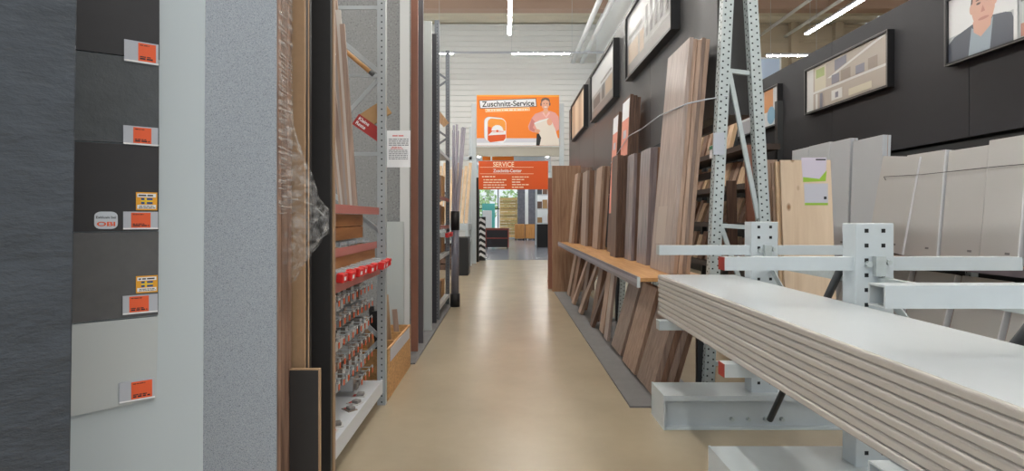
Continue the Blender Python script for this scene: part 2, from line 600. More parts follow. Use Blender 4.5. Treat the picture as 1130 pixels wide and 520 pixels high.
# ------------------------------------------------------------------ dark fascia walls
M_divider = mat('divider_grey', (68, 66, 66), 0.42, mottle=0.06, mscale=3)
def fascia(name, x0, x1, ya, yb, z0, z1, n, m=M_anth):
    root = thing(name, None, None, ((x0 + x1) / 2, (ya + yb) / 2, z0))
    root['kind'] = 'structure'
    for i in range(n):
        a = ya + (yb - ya) * i / n
        b = ya + (yb - ya) * (i + 1) / n
        MB().box(x0, x1, a + 0.004, b - 0.004, z0, z1).build('panel', m, root)
    return root

wd = fascia('wall_divider', 1.80, 2.10, 4.62, 15.4, 2.38, 4.55, 5, M_divider)
MB().box(2.10, 2.125, 4.60, 15.4, 2.38, 4.56).build('edge_strip', mat('bronze', (120, 86, 70), 0.5), wd)
wr = fascia('wall_right', 5.40, 5.60, 1.0, 17.0, 2.45, 4.42, 6)
MB().box(5.55, 5.60, 1.0, 17.0, 0.0, 2.448).build('back_board', M_black, wr)

def picture(xw, ya, yb, z0, z1, label, mats, shapes, border=0.03):
    """framed print on a wall that faces -x; shapes: polygons in (u, v), u from the far end to the near end"""
    d = 0.10
    t = thing('wall_picture', label, 'picture', (xw, (ya + yb) / 2, z0), 'framed pictures on the dark walls')
    x = xw - d
    fr = MB()
    fr.box(x, xw, ya, yb, z0, z0 + border); fr.box(x, xw, ya, yb, z1 - border, z1)
    fr.box(x, xw, ya, ya + border, z0 + border, z1 - border); fr.box(x, xw, yb - border, yb, z0 + border, z1 - border)
    fr.build('frame', M_blackframe, t)
    g = MB()
    e = 0.008
    g.box(x - 0.003, x - 0.0005, ya, yb, z0, z0 + e); g.box(x - 0.003, x - 0.0005, ya, yb, z1 - e, z1)
    g.box(x - 0.003, x - 0.0005, ya, ya + e, z0 + e, z1 - e); g.box(x - 0.003, x - 0.0005, yb - e, yb, z0 + e, z1 - e)
    g.build('frame_lip', M_frameedge, t)
    px_ = x + 0.03
    ia, ib, i0, i1 = ya + border, yb - border, z0 + border, z1 - border
    mb = MB()
    mb.box(px_, px_ + 0.01, ia, ib, i0, i1, 0)
    for k, (mi, poly) in enumerate(shapes):
        xx = px_ - 0.0006 * (k + 1)
        mb.add([(xx, ib + (ia - ib) * u, i0 + (i1 - i0) * v) for u, v in poly], [tuple(range(len(poly)))], mi)
    mb.build('print', mats, t)
    return t

def rc(u0, v0, u1, v1):
    return [(u0, v0), (u1, v0), (u1, v1), (u0, v1)]

P1 = [mat('print_grey', (150, 148, 146), 0.35), mat('print_mid', (118, 112, 108), 0.35), mat('print_light', (186, 186, 186), 0.35),
      mat('print_dark', (84, 80, 78), 0.35), mat('print_tan', (168, 146, 122), 0.35)]
sh = [(2, rc(0, .55, 1, 1)), (1, rc(0, 0, 1, .22)), (4, rc(.04, .2, .3, .5)), (4, rc(.34, .18, .44, .5))] + \
     [(3, rc(.48 + .1 * i, .3, .53 + .1 * i, .75)) for i in range(5)] + [(1, rc(.05, .6, .4, .66))]
picture(1.80, 5.6, 7.75, 3.45, 4.36, 'large framed grey kitchen picture nearest on the divider above the leaning boards', P1, sh)
sh = [(2, rc(0, .5, 1, 1)), (1, rc(0, 0, 1, .18)), (3, rc(.1, .2, .42, .42)), (3, rc(.5, .2, .62, .5)), (1, rc(.45, .55, .9, .6)),
      (4, rc(.66, .2, .92, .48))]
picture(1.80, 8.6, 10.95, 3.42, 4.36, 'framed grey living room picture in the middle of the divider wall', P1, sh)
P2 = [mat('print_wood', (188, 164, 138), 0.4), mat('print_wood2', (160, 134, 108), 0.4), mat('print_wood3', (208, 188, 164), 0.4)]
sh = [(1, rc(.1, 0, .22, 1)), (2, rc(.3, 0, .5, 1)), (1, rc(.62, 0, .7, 1)), (2, rc(.8, 0, .92, 1))]
picture(1.80, 11.85, 14.2, 3.5, 4.42, 'framed brown wood grain picture at the far end of the divider', P2, sh)
P3 = [mat('print_e0', (170, 160, 150), 0.3), mat('print_e1', (206, 206, 204), 0.3), mat('print_e2', (120, 120, 132), 0.3),
      mat('print_e3', (196, 190, 170), 0.3), mat('print_e4', (140, 128, 118), 0.3), mat('print_e5', (150, 164, 104), 0.3)]
sh = [(1, rc(0, 0, .1, 1)), (3, rc(.12, .42, .28, .95)), (5, rc(.14, .72, .26, .92)), (1, rc(.1, .38, 1, .43)),
      (1, [(.3, .62), (.34, .6), (1, .98), (.94, 1)]), (2, [(.4, .7), (.55, .78), (.55, .95), (.4, .95)]),
      (2, rc(.36, .44, .46, .64)), (4, rc(.48, .44, .6, .66)), (2, rc(.66, .44, .76, .62)), (4, rc(.8, .44, .9, .66)),
      (1, rc(.36, .08, .5, .3)), (2, rc(.41, .12, .45, .24)), (3, rc(.58, .06, .84, .2)), (1, rc(.14, 0, .17, .36)), (2, rc(.2, 0, .24, .34))]
picture(5.40, 7.55, 9.65, 3.33, 4.13, 'framed picture of filled open shelves between the two other pictures on the right wall', P3, sh)
P4 = [mat('print_f0', (176, 182, 186), 0.3), mat('print_f1', (78, 84, 96), 0.3), mat('print_f2', (146, 160, 172), 0.3),
      mat('print_skin2', (204, 160, 142), 0.3), mat('print_f4', (78, 62, 56), 0.3), mat('print_f5', (216, 218, 220), 0.3),
      mat('print_f6', (116, 116, 126), 0.3), mat('print_f7', (180, 128, 116), 0.3)]
def ell(cx, cy, rx, ry, n=18, a0=0, a1=360):
    return [(cx + rx * math.cos(math.radians(a0 + (a1 - a0) * i / n)), cy + ry * math.sin(math.radians(a0 + (a1 - a0) * i / n))) for i in range(n + 1)]
sh = [(5, [(0, .4), (0, 1), (.41, 1), (.41, .45)]), (1, [(0, 0), (0, .3), (.04, .38), (.16, .47), (.27, .50), (.36, .46), (.395, .42), (.41, .3), (.41, 0)]),
      (2, [(.135, 0), (.155, .42), (.22, .30), (.29, .47), (.27, 0)]), (3, [(.165, .5), (.17, .34), (.215, .24), (.275, .36), (.285, .55)]),
      (3, ell(.23, .72, .074, .37)), (3, ell(.158, .70, .014, .08)), (3, ell(.302, .72, .014, .08)),
      (4, [(.152, .76), (.16, .95), (.17, 1), (.30, 1), (.305, .95), (.305, .80), (.293, .93), (.23, .97), (.172, .93), (.162, .78)]),
      (4, ell(.202, .745, .014, .016)), (4, ell(.262, .755, .014, .016)), (4, rc(.186, .79, .218, .805)), (4, rc(.246, .80, .28, .815)),
      (7, ell(.235, .50, .034, .022)), (7, [(.23, .70), (.245, .60), (.218, .60)]),
      (5, rc(.41, 0, .43, 1)), (6, rc(.45, .5, .98, .95)), (1, rc(.52, .55, .64, .85)), (0, rc(.45, .3, .98, .48)), (7, rc(.45, .02, .98, .2))]
sh = [(m_, [(u, min(1, v)) for u, v in p]) for m_, p in sh]
picture(5.40, 4.45, 6.57, 3.33, 4.14, 'framed portrait of a smiling person in a dark jacket at the upper right', P4, sh)
P5 = [mat('print_d0', (196, 198, 200), 0.3), mat('print_d1', (196, 136, 84), 0.3), mat('print_d2', (120, 160, 186), 0.3), mat('print_d3', (150, 150, 156), 0.3)]
sh = [(3, rc(0, 0, .5, .4)), (1, rc(.72, .4, .9, 1)), (2, ell(.86, .28, .08, .24)), (3, rc(.55, .5, .7, .95))]
picture(5.40, 10.6, 12.7, 3.33, 4.13, 'framed picture with orange and blue shapes half hidden behind the perforated posts', P5, sh)

# ================================================================== LEFT SIDE
# ------------------------------------------------------------------ angled display panels nearest the camera
D = Vector((0.778, 0.628, 0)); N = Vector((-0.628, 0.778, 0)); UP = Vector((0, 0, 1))
def angled(name, right, w, th, h, m, label, cat, lean=0.0, z0=0.0):
    o = Vector(right) - D * w
    mb = MB().obox((o.x, o.y, z0), D * w, N * th, UP * h + D * lean)
    return mb.build(name, m, None, label=label, cat=cat, bevel=0.002)

angled('worktop', (-1.005, 1.237, 0), 0.6, 0.03, 2.6, M_slate, 'dark slate worktop standing upright at the far left edge', 'worktop', 0.03)
WP = Vector((-1.0, 1.79, 0))
angled('display_panel', WP, 0.60, 0.025, 2.6, M_panelwhite, 'tall white display panel carrying the worktop samples', 'panel', 0.012)

# samples hang on the white panel: corner pixels -> points on the panel's plane
def on_panel(x, y, off=0.0):
    # ray through the pixel, panel plane through WP with normal N
    d = Vector(((x - CX) / F, 1, -(y - CY) / F))
    p0 = WP - N * off
    t = (p0).dot(N) / d.dot(N)
    return Vector((0, 0, EYE)) + d * t

def sample(corners, m, label, stickers, off=0.012):
    """corners in pixels: left-top, right-top, right-bottom, left-bottom"""
    P = [on_panel(x, y, off) for x, y in corners]
    t = thing('worktop_sample', label, 'sample', (P[0] + P[1] + P[2] + P[3]) / 4, 'worktop samples on the white panel')
    MB().prism(P, N * (off - 0.0005)).build('sample_board', m, t, fixn=True)
    for s in stickers:
        s(t)
    return t

EXP, EZP = D, UP
def price_tag(x0, y0, x1, y1, f0=0.36, f1=0.93):
    def go(t):
        a = on_panel(x0, y1, 0.016); b = on_panel(x1, y1, 0.016); c = on_panel(x0, y0, 0.016)
        w = (b - a).dot(D); h = (c - a).z
        hd = MB().obox(a, D * w, N * 0.0035, UP * h).build('tag_holder', M_holder, t)
        o = a - N * 0.0006
        lab = MB().obox(o + D * w * f0 + UP * h * 0.1, D * w * (f1 - f0), N * 0.0005, UP * h * 0.84).build('price_label', M_label, hd)
        mb = MB()
        bars(mb, o - N * 0.0003, D, UP, [(w * (f0 + .05), w * (f1 - .05), h * .18, h * .07), (w * (f0 + .05), w * (f1 - .15), h * .28, h * .05), (w * (f0 + .05), w * (f1 - .2), h * .82, h * .04)])
        mb.build('print', M_ink, hd, kind='stuff')
        MB().obox(o + UP * h * 0.02, D * w, N * 0.0005, UP * h * 0.07).build('holder_lip', M_paper, hd)
    return go

def flag_sticker(x0, y0, x1, y1):
    def go(t):
        a = on_panel(x0, y1, 0.0135); b = on_panel(x1, y1, 0.0135); c = on_panel(x0, y0, 0.0135)
        w = (b - a).dot(D); h = (c - a).z
        my = mat('sticker_yellow', (226, 160, 30), 0.5)
        st = MB().obox(a, D * w, N * 0.0012, UP * h).build('sticker', my, t, label='yellow sticker with a blue flag')
        o = a - N * 0.0004
        mb = MB()
        def q(u0, v0, u1, v1, k, mi):
            p = o - N * 0.0002 * k
            mb.add([p + D * w * u0 + UP * h * v0, p + D * w * u1 + UP * h * v0, p + D * w * u1 + UP * h * v1, p + D * w * u0 + UP * h * v1], [(0, 1, 2, 3)], mi)
        q(.06, .72, .94, .92, 0, 0); q(.06, .08, .94, .3, 0, 0)
        q(.24, .34, .78, .68, 0, 1); q(.24, .46, .78, .56, 1, 2); q(.4, .34, .5, .68, 1, 2)
        bars(mb, o - N * 0.0002, D, UP, [(w * .12, w * .88, h * .78, h * .08), (w * .15, w * .85, h * .2, h * .04), (w * .12, w * .9, h * .12, h * .04)], 3)
        mb.build('print', [M_paper, mat('flag_blue', (34, 72, 128), 0.5), mat('flag_yellow', (240, 200, 40), 0.5), M_ink], st, kind='stuff')
    return go

def brand_sticker(x0, y0, x1, y1):
    def go(t):
        a = on_panel(x0, y1, 0.0135); b = on_panel(x1, y1, 0.0135); c = on_panel(x0, y0, 0.0135)
        w = (b - a).dot(D); h = (c - a).z
        r = 0.28
        pts = []
        for (cx, cy, a0) in ((1 - r, r, -90), (1 - r, 1 - r, 0), (r, 1 - r, 90), (r, r, 180)):
            for i in range(5):
                g = math.radians(a0 + i * 22.5)
                u, v = cx + r * math.cos(g), cy + r * math.sin(g)
                pts.append(a + D * w * u + UP * h * v)
        st = MB().prism(pts, N * 0.0012).build('sticker', mat('sticker_silver', (196, 202, 212), 0.5), t, label='rounded silver sticker', fixn=True)
        text('Exklusiv bei', w * 0.84, a + D * w * 0.08 + UP * h * 0.6 - N * 0.0005, D, UP, M_ink, st, bold=0.01)
        text('OBI', w * 0.78, a + D * w * 0.11 + UP * h * 0.16 - N * 0.0005, D, UP, M_label, st, bold=0.025, height=h * 0.26)
    return go

sample([(81, -48), (176, -32), (176, 66), (80, 54)], M_dark1, 'topmost dark sample on the white panel', [price_tag(137, 43, 175, 67, .4, .92)])
sample([(79, 55.5), (175.5, 67.5), (175.5, 159.5), (78.5, 154.5)], M_slate2, 'slate grey textured sample, second from the top', [price_tag(136, 138, 174.5, 159, .28, .8)])
sample([(78.5, 156), (175.5, 161), (175, 254.5), (77, 256)], M_dark1, 'dark brown sample in the middle with a silver sticker', [price_tag(136, 233.5, 174.5, 253.5, .22, .78), flag_sticker(150, 212, 173.5, 232), brand_sticker(104, 233.5, 130, 253)])
sample([(77, 257), (175, 255.5), (174.5, 347.5), (75, 357.5)], M_grey1, 'mid grey sample with a yellow flag sticker just above the white sample', [price_tag(135.5, 327, 174, 348, .18, .74), flag_sticker(150, 305, 174, 324)])
sample([(74.5, 359), (174.5, 349), (172.5, 440), (73.5, 461)], M_cream, 'glossy white sample at the bottom of the display', [price_tag(131.5, 423, 171, 446, .33, .92)])

# ------------------------------------------------------------------ upright worktops, faces towards the camera
def upright(name, x0, x1, y, th, h, m, label, cat='worktop', group=None, z0=0.0, bev=0.0015):
    return MB().box(x0, x1, y, y + th, z0, z0 + h).build(name, m, None, label=label, cat=cat, group=group, bevel=bev)

upright('worktop', -1.62, -1.0, 2.368, 0.012, 4.1, M_terrazzo, 'tall speckled grey worktop panel left of the film-wrapped oak stack')
for i in range(4):
    upright('worktop', -1.62, -1.0 + 0.002 * (i % 2), 2.384 + i * 0.038, 0.0365, 4.1, M_oak,
            '%s upright brown oak worktop behind the speckled grey panel, edge wrapped in film' % ORD[i].replace('first', 'foremost'), group='film-wrapped oak worktops')
mb = MB()
x = -0.9945
mb.box(x, x + 0.0015, 2.381, 2.537, 1.52, 4.0)
mb.build('stretch_film', M_film, None, label='clear stretch film wound tightly round the brown oak worktops', cat='film')

upright('board', -1.6, -0.947, 2.560, 0.020, 4.1, M_mdf, 'tall tan fibreboard sheet between oak stack and black boards', 'board')
for i, (th, m, lab) in enumerate(((0.022, M_black, 'black board right behind the tan fibreboard sheet'),
                                  (0.014, M_tanedge, 'thin tan board edge between two black ones'),
                                  (0.022, M_black, 'black board behind the thin tan board edge'))):
    upright('board', -1.6, -0.947 + 0.002 * i, 2.582 + [0, .0235, .039][i], th, 4.1, m, lab, 'board', 'tall boards by the shelf rack')
M_blackboard = mat('black_laminate', (44, 42, 42), 0.5, mottle=0.05, mscale=20)
upright('board', -1.6, -0.934, 2.90, 0.03, 4.1, M_blackboard, 'tall black laminate board showing its face beside the shelf rack', 'board')
upright('board', -1.6, -0.930, 2.933, 0.026, 4.1, M_tanedge, 'tall board with chipped brown edge between black board and shelf rack', 'board')
upright('board', -1.6, -0.934, 2.962, 0.026, 4.1, M_greybrown, 'last tall board edge right before the shelf rack', 'board')
sb = thing('board_offcut', 'short black offcut board leaning upright in front of the tall boards', 'board', (-0.925, 2.515, 0))
MB().box(-0.995, -0.862, 2.502, 2.522, 0, 0.80).build('face', M_blackboard, sb)
mb = MB(); mb.box(-0.8618, -0.856, 2.502, 2.522, 0, 0.806); mb.box(-0.995, -0.8618, 2.502, 2.522, 0.8002, 0.806)
mb.build('edge_band', M_tanedge, sb)

# crumpled film bag hanging off the stack
prof = [(2.02, .004), (1.93, .012), (1.85, .035), (1.76, .062), (1.68, .088), (1.60, .112), (1.545, .140), (1.50, .152), (1.45, .140), (1.40, .112), (1.34, .085), (1.28, .05), (1.22, .02)]
mb = MB()
rr = random.Random(5)
nu = 12
vs = []
for k, (z, w) in enumerate(prof):
    for j in range(nu):
        a = j / (nu - 1)
        xx = -0.992 + w * 1.26 * math.sin(math.pi * a) ** 0.6
        yy = 2.425 + 0.115 * a
        vs.append((xx + rr.uniform(-.012, .012) * (w / .15), yy + rr.uniform(-.012, .012), z + rr.uniform(-.015, .015)))
fs = []
for k in range(len(prof) - 1):
    for j in range(nu - 1):
        fs.append((k * nu + j, k * nu + j + 1, (k + 1) * nu + j + 1, (k + 1) * nu + j))
mb.add(vs, fs)
fb = mb.build('film_bag', M_filmbag, None, label='crumpled loose bag of clear film bulging from the oak stack', cat='film')
mb = MB().tube([(-0.993, 2.44, 1.575), (-0.93, 2.42, 1.585), (-0.86, 2.43, 1.56), (-0.81, 2.46, 1.50)], 0.004, 5)
mb.build('twisted_seam', M_filmbag, fb, smooth=True)

# ------------------------------------------------------------------ shelf rack with hook wall
M_rackgrey = mat('rack_grey', (158, 163, 166), .4)
M_darkgalv = mat('dark_galvanised', (116, 120, 126), .4, metal=.2)
def perf_post(root, x0, x1, y0, y1, z0, z1, m=M_rackgrey, pitch=0.05, faces='f'):
    po = MB().box(x0, x1, y0, y1, z0, z1).build('upright', m, root)
    mb = MB()
    n = int((z1 - z0) / pitch)
    s = 0.011
    for i in range(n):
        z = z0 + (i + .5) * pitch
        cx = x0 + (x1 - x0) * 0.55
        mb.box(cx - s / 2, cx + s / 2, y0 - 0.0008, y0 - 0.0002, z - s / 2, z + s / 2)
    mb.build('perforation', M_hole, po, kind='stuff')
    return po

rk = thing('shelf_rack', 'grey steel shelf rack with pegs and small parts on the left of the aisle', 'rack', (-1.3, 3.7, 0))
RY0, RY1 = 3.05, 4.42
perf_post(rk, -1.03, -0.965, 4.36, RY1, 0, 3.6)
perf_post(rk, -1.56, -1.50, 4.36, RY1, 0, 3.6)
perf_post(rk, -1.03, -0.985, RY0, RY0 + .05, 0, 3.6)
perf_post(rk, -1.56, -1.50, RY0, RY0 + .05, 0, 3.6)
yb = 4.39
for (xa, za, xb, zb) in ((-1.5, 3.08, -1.03, 2.69), (-1.03, 2.62, -1.5, 2.10), (-1.03, 1.40, -1.5, 1.78), (-1.03, 0.55, -1.5, 1.0), (-1.03, .5, -1.3, .22)):
    MB().bar((xa, yb, za), (xb, yb, zb), 0.012, 0.035, (0, 1, 0)).build('brace', M_rackgrey, rk)
for z in (2.65, 2.02, 0.12, 3.2):
    MB().bar((-1.03, yb, z), (-1.5, yb, z), 0.012, 0.03, (0, 1, 0)).build('rung', M_rackgrey, rk)
MB().box(-1.56, -1.0, RY0 + .06, 4.36, 0.17, 0.20).build('bottom_shelf', M_shelf, rk)
MB().box(-1.0, -0.985, RY0 + .06, 4.36, 0.10, 0.205).build('shelf_lip', M_shelf, rk)
MB().box(-1.50, -1.02, RY0 + .06, 4.35, 1.535, 1.56).build('shelf', M_shelf, rk)
MB().box(-1.02, -1.012, RY0 + .06, 4.35, 1.53, 1.585).build('price_rail', M_rail, rk)
MB().box(-1.50, -1.04, RY0 + .06, 4.35, 1.26, 1.275).build('shelf', M_brown, rk)
MB().box(-1.04, -1.03, RY0 + .06, 4.35, 1.262, 1.315).build('price_rail', M_rail, rk)
MB().box(-1.50, -1.02, RY0 + .06, 4.35, 1.10, 1.12).build('shelf', M_brown, rk)
MB().box(-1.02, -1.005, RY0 + .06, 4.35, 1.055, 1.125).build('price_rail', M_rail, rk)
MB().box(-1.06, -1.045, RY0 + .06, 4.35, 1.18, 1.262).build('fascia_board', wood('crate_wood', (134, 86, 48), (168, 114, 66), (20, 1.6, 20)), rk)
MB().box(-1.50, -1.49, RY0 + .06, 4.355, 0.20, 1.10).build('peg_wall', mat('peg_wall', (136, 132, 126), 0.6), rk)
# hooks and hanging packs
hookmats = [mat('pack_brown', (142, 128, 118), 0.4), mat('pack_grey', (172, 174, 176), 0.25), mat('pack_dark', (126, 122, 120), 0.4), mat('pack_pale', (190, 190, 188), 0.35)]
rownames = ['top', 'second', 'third', 'fourth', 'fifth', 'lowest']
hook_src = None
tag_w = mat('tag_white', (196, 196, 194), 0.5)
tag_o = mat('tag_orange', (214, 92, 44), 0.5)
for r_ in range(6):
    z = 0.985 - r_ * 0.132
    pack_src = None
    step = 0.105
    for c_ in range(11):
        yy = 3.22 + c_ * step + (0.02 if r_ % 2 else 0)
        if r_ == 5 and c_ < 7: continue
        if hook_src is None:
            hook_src = MB().tube([(-1.49, yy, z), (-1.07, yy, z), (-1.05, yy, z + 0.02)], 0.0035, 5).build('hook', M_steel, rk)
            WLh = (yy, z)
            MB().box(-1.052, -1.049, yy - .013, yy + .013, z - 0.002, z + 0.012).build('tag_top', tag_w, hook_src)
            MB().box(-1.052, -1.049, yy - .013, yy + .013, z - 0.042, z - 0.0055).build('price_tag', tag_o, hook_src)
        else:
            c = hook_src.copy(); COL.objects.link(c); c.parent = rk
            c.location = hook_src.location + Vector((0, yy - WLh[0], z - WLh[1]))
            for ch in [o for o in list(COL.objects) if o.parent == hook_src]:
                d = ch.copy(); COL.objects.link(d); d.parent = c
        if r_ == 5 and c_ < 7: continue
        xf = -1.10 - R.uniform(0, 0.05)
        lab = '%s small blister pack from the camera on the %s row of hooks' % (ORD[c_ - (7 if r_ == 5 else 0)].replace('first', 'nearest'), rownames[r_])
        if pack_src is None:
            pack_src = thing('blister_pack', lab, 'blister pack', (xf, yy, z - 0.10), '%s row of blister packs' % rownames[r_])
            PW = (xf, yy)
            h = 0.085 if r_ % 2 else 0.10
            MB().box(xf - 0.002, xf, yy - .034, yy + .034, z - h, z + 0.012).build('card', hookmats[(r_ + 3) % 4], pack_src)
            MB().prism([(xf + .0005, yy - .026, z - h + .01), (xf + .0005, yy + .026, z - h + .01), (xf + .0005, yy + .026, z - .03), (xf + .0005, yy - .026, z - .03)], (0.022, 0, 0)).build('blister', hookmats[(r_ + 1) % 4], pack_src, fixn=True, bevel=0.004)
            MB().box(xf - .10, xf - 0.004, yy - .030, yy + .030, z - h, z + 0.008).build('pack_behind', hookmats[r_ % 4], pack_src)
        else:
            copy_tree(pack_src, (xf - PW[0], yy - PW[1], 0), lab)

# red packs in front of the lowest shelf
for i in range(11):
    yy = 3.16 + i * 0.112
    xj = R.uniform(-.02, .02) + 0.05 * (i / 10)
    ang = R.uniform(-.14, .14)
    lab = '%s red-ended clear pack from the camera on the pink price rail' % ORD[i].replace('first', 'nearest')
    t = thing('fitting_pack', lab, 'package', (-1.02, yy, 1.125), 'red packs on the rack rail')
    u = Vector((math.cos(ang), math.sin(ang), -0.10)).normalized()
    v = Vector((-math.sin(ang), math.cos(ang), 0))
    w = u.cross(v)
    if w.z < 0: w = -w
    o = Vector((-1.17 + xj, yy - .04, 1.15))
    MB().obox(o, u * 0.19, v * 0.075, w * 0.05).build('sleeve', M_clear, t, bevel=0.004)
    MB().obox(o + u * 0.01 + v * 0.01 + w * 0.008, u * 0.16, v * 0.05, w * 0.03).build('fittings', hookmats[1], t)
    MB().obox(o + u * 0.1925, u * 0.045, v * 0.078, w * 0.055).build('red_end', M_red, t, bevel=0.006)
    MB().obox(o + u * 0.238 + v * .015 + w * .015, u * 0.0006, v * 0.03, w * 0.022).build('print', M_paper, t)

# packs lying on the bottom shelf
for i, (pxx, pyy, lab) in enumerate(((376, 478, 'nearest small pack lying on the grey bottom shelf'), (381, 469, 'second small pack lying on the bottom shelf'),
                                     (391, 452, 'third pack lying on the bottom shelf, with a brown card'), (395, 445, 'fourth pack on the bottom shelf, next to the brown card one'), (396, 437, 'farthest small pack on the bottom shelf under the hooks'))):
    Y = 1.3 * 600 / (pyy - 241)
    X = (pxx - CX) / F * Y
    X = min(X, -1.06)
    t = thing('blister_pack', lab, 'blister pack', (X, Y, 0.2), 'packs on the bottom shelf')
    a = 0.4 * i
    u = Vector((math.cos(a), math.sin(a), 0)); v = Vector((-math.sin(a), math.cos(a), 0))
    o = Vector((X, Y, 0.2005)) - u * .035 - v * .05
    MB().obox(o, u * .07, v * .10, UP * .003).build('card', hookmats[3 if i != 2 else 0], t)
    MB().obox(o + u * .012 + v * .012 + UP * .0032, u * .046, v * .05, UP * .022).build('blister', hookmats[2], t, bevel=0.004)
    MB().obox(o + u * .012 + v * .07 + UP * .0032, u * .046, v * .02, UP * .001).build('print', M_red, t)

# goods on the upper shelves
for i in range(5):
    yy = 3.3 + i * 0.2
    t = thing('small_carton', '%s small clear-lidded carton on the shelf above the red packs' % ORD[i].replace('first', 'nearest'), 'carton', (-1.12, yy, 1.275), 'cartons on the middle shelf')
    MB().box(-1.22, -1.06, yy, yy + .15, 1.2755, 1.315).build('tray', [M_cardboard, hookmats[3], hookmats[2]][i % 3], t)
    MB().box(-1.215, -1.065, yy + .005, yy + .145, 1.3155, 1.345).build('lid', M_clear, t, bevel=0.004)
mb = MB()
for (a, b) in ((3.45, 3.465), (4.13, 4.145)):
    mb.box(-1.48, -1.10, a, b, 1.36, 1.53)
M_crate = wood('crate_wood', (134, 86, 48), (168, 114, 66), (20, 1.6, 20))
cr = thing('wooden_crate', 'brown wooden crate under the upper shelf of the rack', 'crate', (-1.3, 3.8, 1.36))
for z in (1.3555, 1.445):
    MB().box(-1.10, -1.088, 3.45, 4.145, z, z + 0.083).build('plank', M_crate, cr)
mb.build('end_board', M_brown, cr)
MB().box(-1.48, -1.10, 3.466, 4.129, 1.3555, 1.368).build('bottom', M_crate, cr)
for s in (3.5, 4.08):
    MB().box(-1.46, -1.24, s, s + .03, 1.2755, 1.355).build('foot_block', M_brown, cr)
# mouldings standing on the upper shelf
mm = [M_greybrown, mat('white_moulding', (190, 182, 174), 0.5), M_pale, mat('grey_moulding', (150, 140, 134), .5)]
for i in range(7):
    x0 = -1.10 - 0.030 * i
    yy = 3.98 + 0.045 * i
    L_ = 1.35 + 0.12 * ((i * 5) % 4)
    lab = '%s upright moulding from the aisle leaning in the top of the shelf rack' % ORD[i].replace('first', 'nearest')
    MB().bar((x0, yy, 1.563), (x0 - 0.09 - .012 * i, yy - .02, 1.563 + L_), 0.022, 0.035, (0, 1, 0)).build('moulding', mm[i % 4], None, label=lab, cat='moulding', group='mouldings in the shelf rack')
# peg comb and dowel
cmb = thing('dowel_comb', 'steel comb of short prongs in the top of the shelf rack', 'hook rail', (-1.25, 3.6, 2.65))
MB().box(-1.5, -1.48, 3.2, 3.95, 2.62, 2.66).build('rail', M_darksteel, cmb)
for i in range(5):
    MB().tube([(-1.48, 3.32 + i * .13, 2.64), (-1.2, 3.32 + i * .13, 2.66)], 0.006, 6).build('prong', M_galv, cmb)
dw = thing('dowel', 'brown wooden dowel with a steel tip lying across the rack brace', 'dowel', (-1.15, 4.1, 2.55))
MB().tube([(-1.40, 4.22, 2.93), (-1.06, 4.25, 2.645)], 0.018, 10).build('rod', M_ledge, dw, smooth=True)
MB().tube([(-1.06, 4.25, 2.645), (-1.035, 4.25, 2.625)], 0.02, 10).build('tip', M_darksteel, dw)
# red sign and cardboard behind the frame
SY = 4.4215
u = Vector((math.cos(-.61), 0, math.sin(-.61))); v = Vector((-u.z, 0, u.x))
o = Vector((-1.250, SY, 2.268))
rs = thing('red_sign', 'tilted red sign with white words behind the perforated post', 'sign', (-1.15, SY, 2.15))
MB().obox(o, u * .26, Vector((0, .006, 0)), v * .10).build('plate', mat('sign_red', (164, 50, 48), 0.5), rs)
text('Kleine', .10, o + u * .02 + v * .058 - Vector((0, .001, 0)), u, v, M_paper, rs, bold=.02)
text('Reste', .09, o + u * .02 + v * .018 - Vector((0, .001, 0)), u, v, M_paper, rs, bold=.02)
MB().obox((-1.13, 4.429, 2.23), Vector((.20, 0, .13)), (0, .02, 0), Vector((-.07, 0, .11))).build('cardboard_sheet', M_cardboard, None,
    label='tilted brown cardboard piece behind the red sign', cat='cardboard')
# paper notice clipped to the post
nt_ = thing('paper_notice', 'white paper notice with red and black lines clipped beside the perforated post', 'notice', (-.87, 4.43, 1.92))
MB().box(-.966, -.776, 4.424, 4.427, 1.915, 2.215).build('sheet', M_paper, nt_)
mb = MB()
o = Vector((-.966, 4.4232, 1.915))
ex = Vector((1, 0, 0))
bars(mb, o, ex, UP, [(.015, .175, .225 - .016 * i, .007) for i in range(4)] + [(.015, .17, .135 - .014 * i, .006) for i in range(6)], 0)
bars(mb, o, ex, UP, [(.045, .14, .252, .009), (.04, .12, .160, .006), (.03, .13, .149, .006)], 1)
mb.build('print', [mat('notice_ink', (120, 120, 124), .6), M_redink], nt_, kind='stuff')

# ------------------------------------------------------------------ OSB bin with offcuts
bn = thing('offcut_bin', 'open wooden chipboard bin with a grey label strip standing beside the rack', 'bin', (-1.2, 5.0, 0))
MB().box(-.985, -.967, 4.47, 5.52, 0, .42).build('front_board', M_osb, bn)
MB().box(-1.5, -1.482, 4.47, 5.52, 0, .55).build('back_board', M_osb, bn)
for yy in (4.47, 4.82, 5.16, 5.50):
    MB().box(-1.482, -.985, yy, yy + .016, 0.02, .42).build('divider', M_osb, bn)
MB().box(-1.482, -.985, 4.47, 5.52, 0, .018).build('bottom', M_osb, bn)
MB().box(-.9668, -.963, 4.55, 5.45, .30, .41).build('label_strip', M_holder, bn)
for i in range(9):
    xx = -1.05 - 0.09 * (i % 4); yy = 4.6 + 0.1 * i + .02 * (i % 2)
    if min(abs(yy - q) for q in (4.47, 4.82, 5.16, 5.50)) < .03: yy += .05
    hh = [.72, .55, .62, .5, .8, .58, .66, .54, .6][i]
    MB().bar((xx, yy, .02), (xx - .05, yy - .02, hh), .012, .05, (0, 1, 0)).build('edge_strip', [M_black, M_tanedge, M_greybrown][i % 3], None,
        label='%s short offcut strip from the camera standing in the chipboard bin' % ORD[i].replace('first', 'nearest'), cat='offcut', group='offcuts in the chipboard bin')

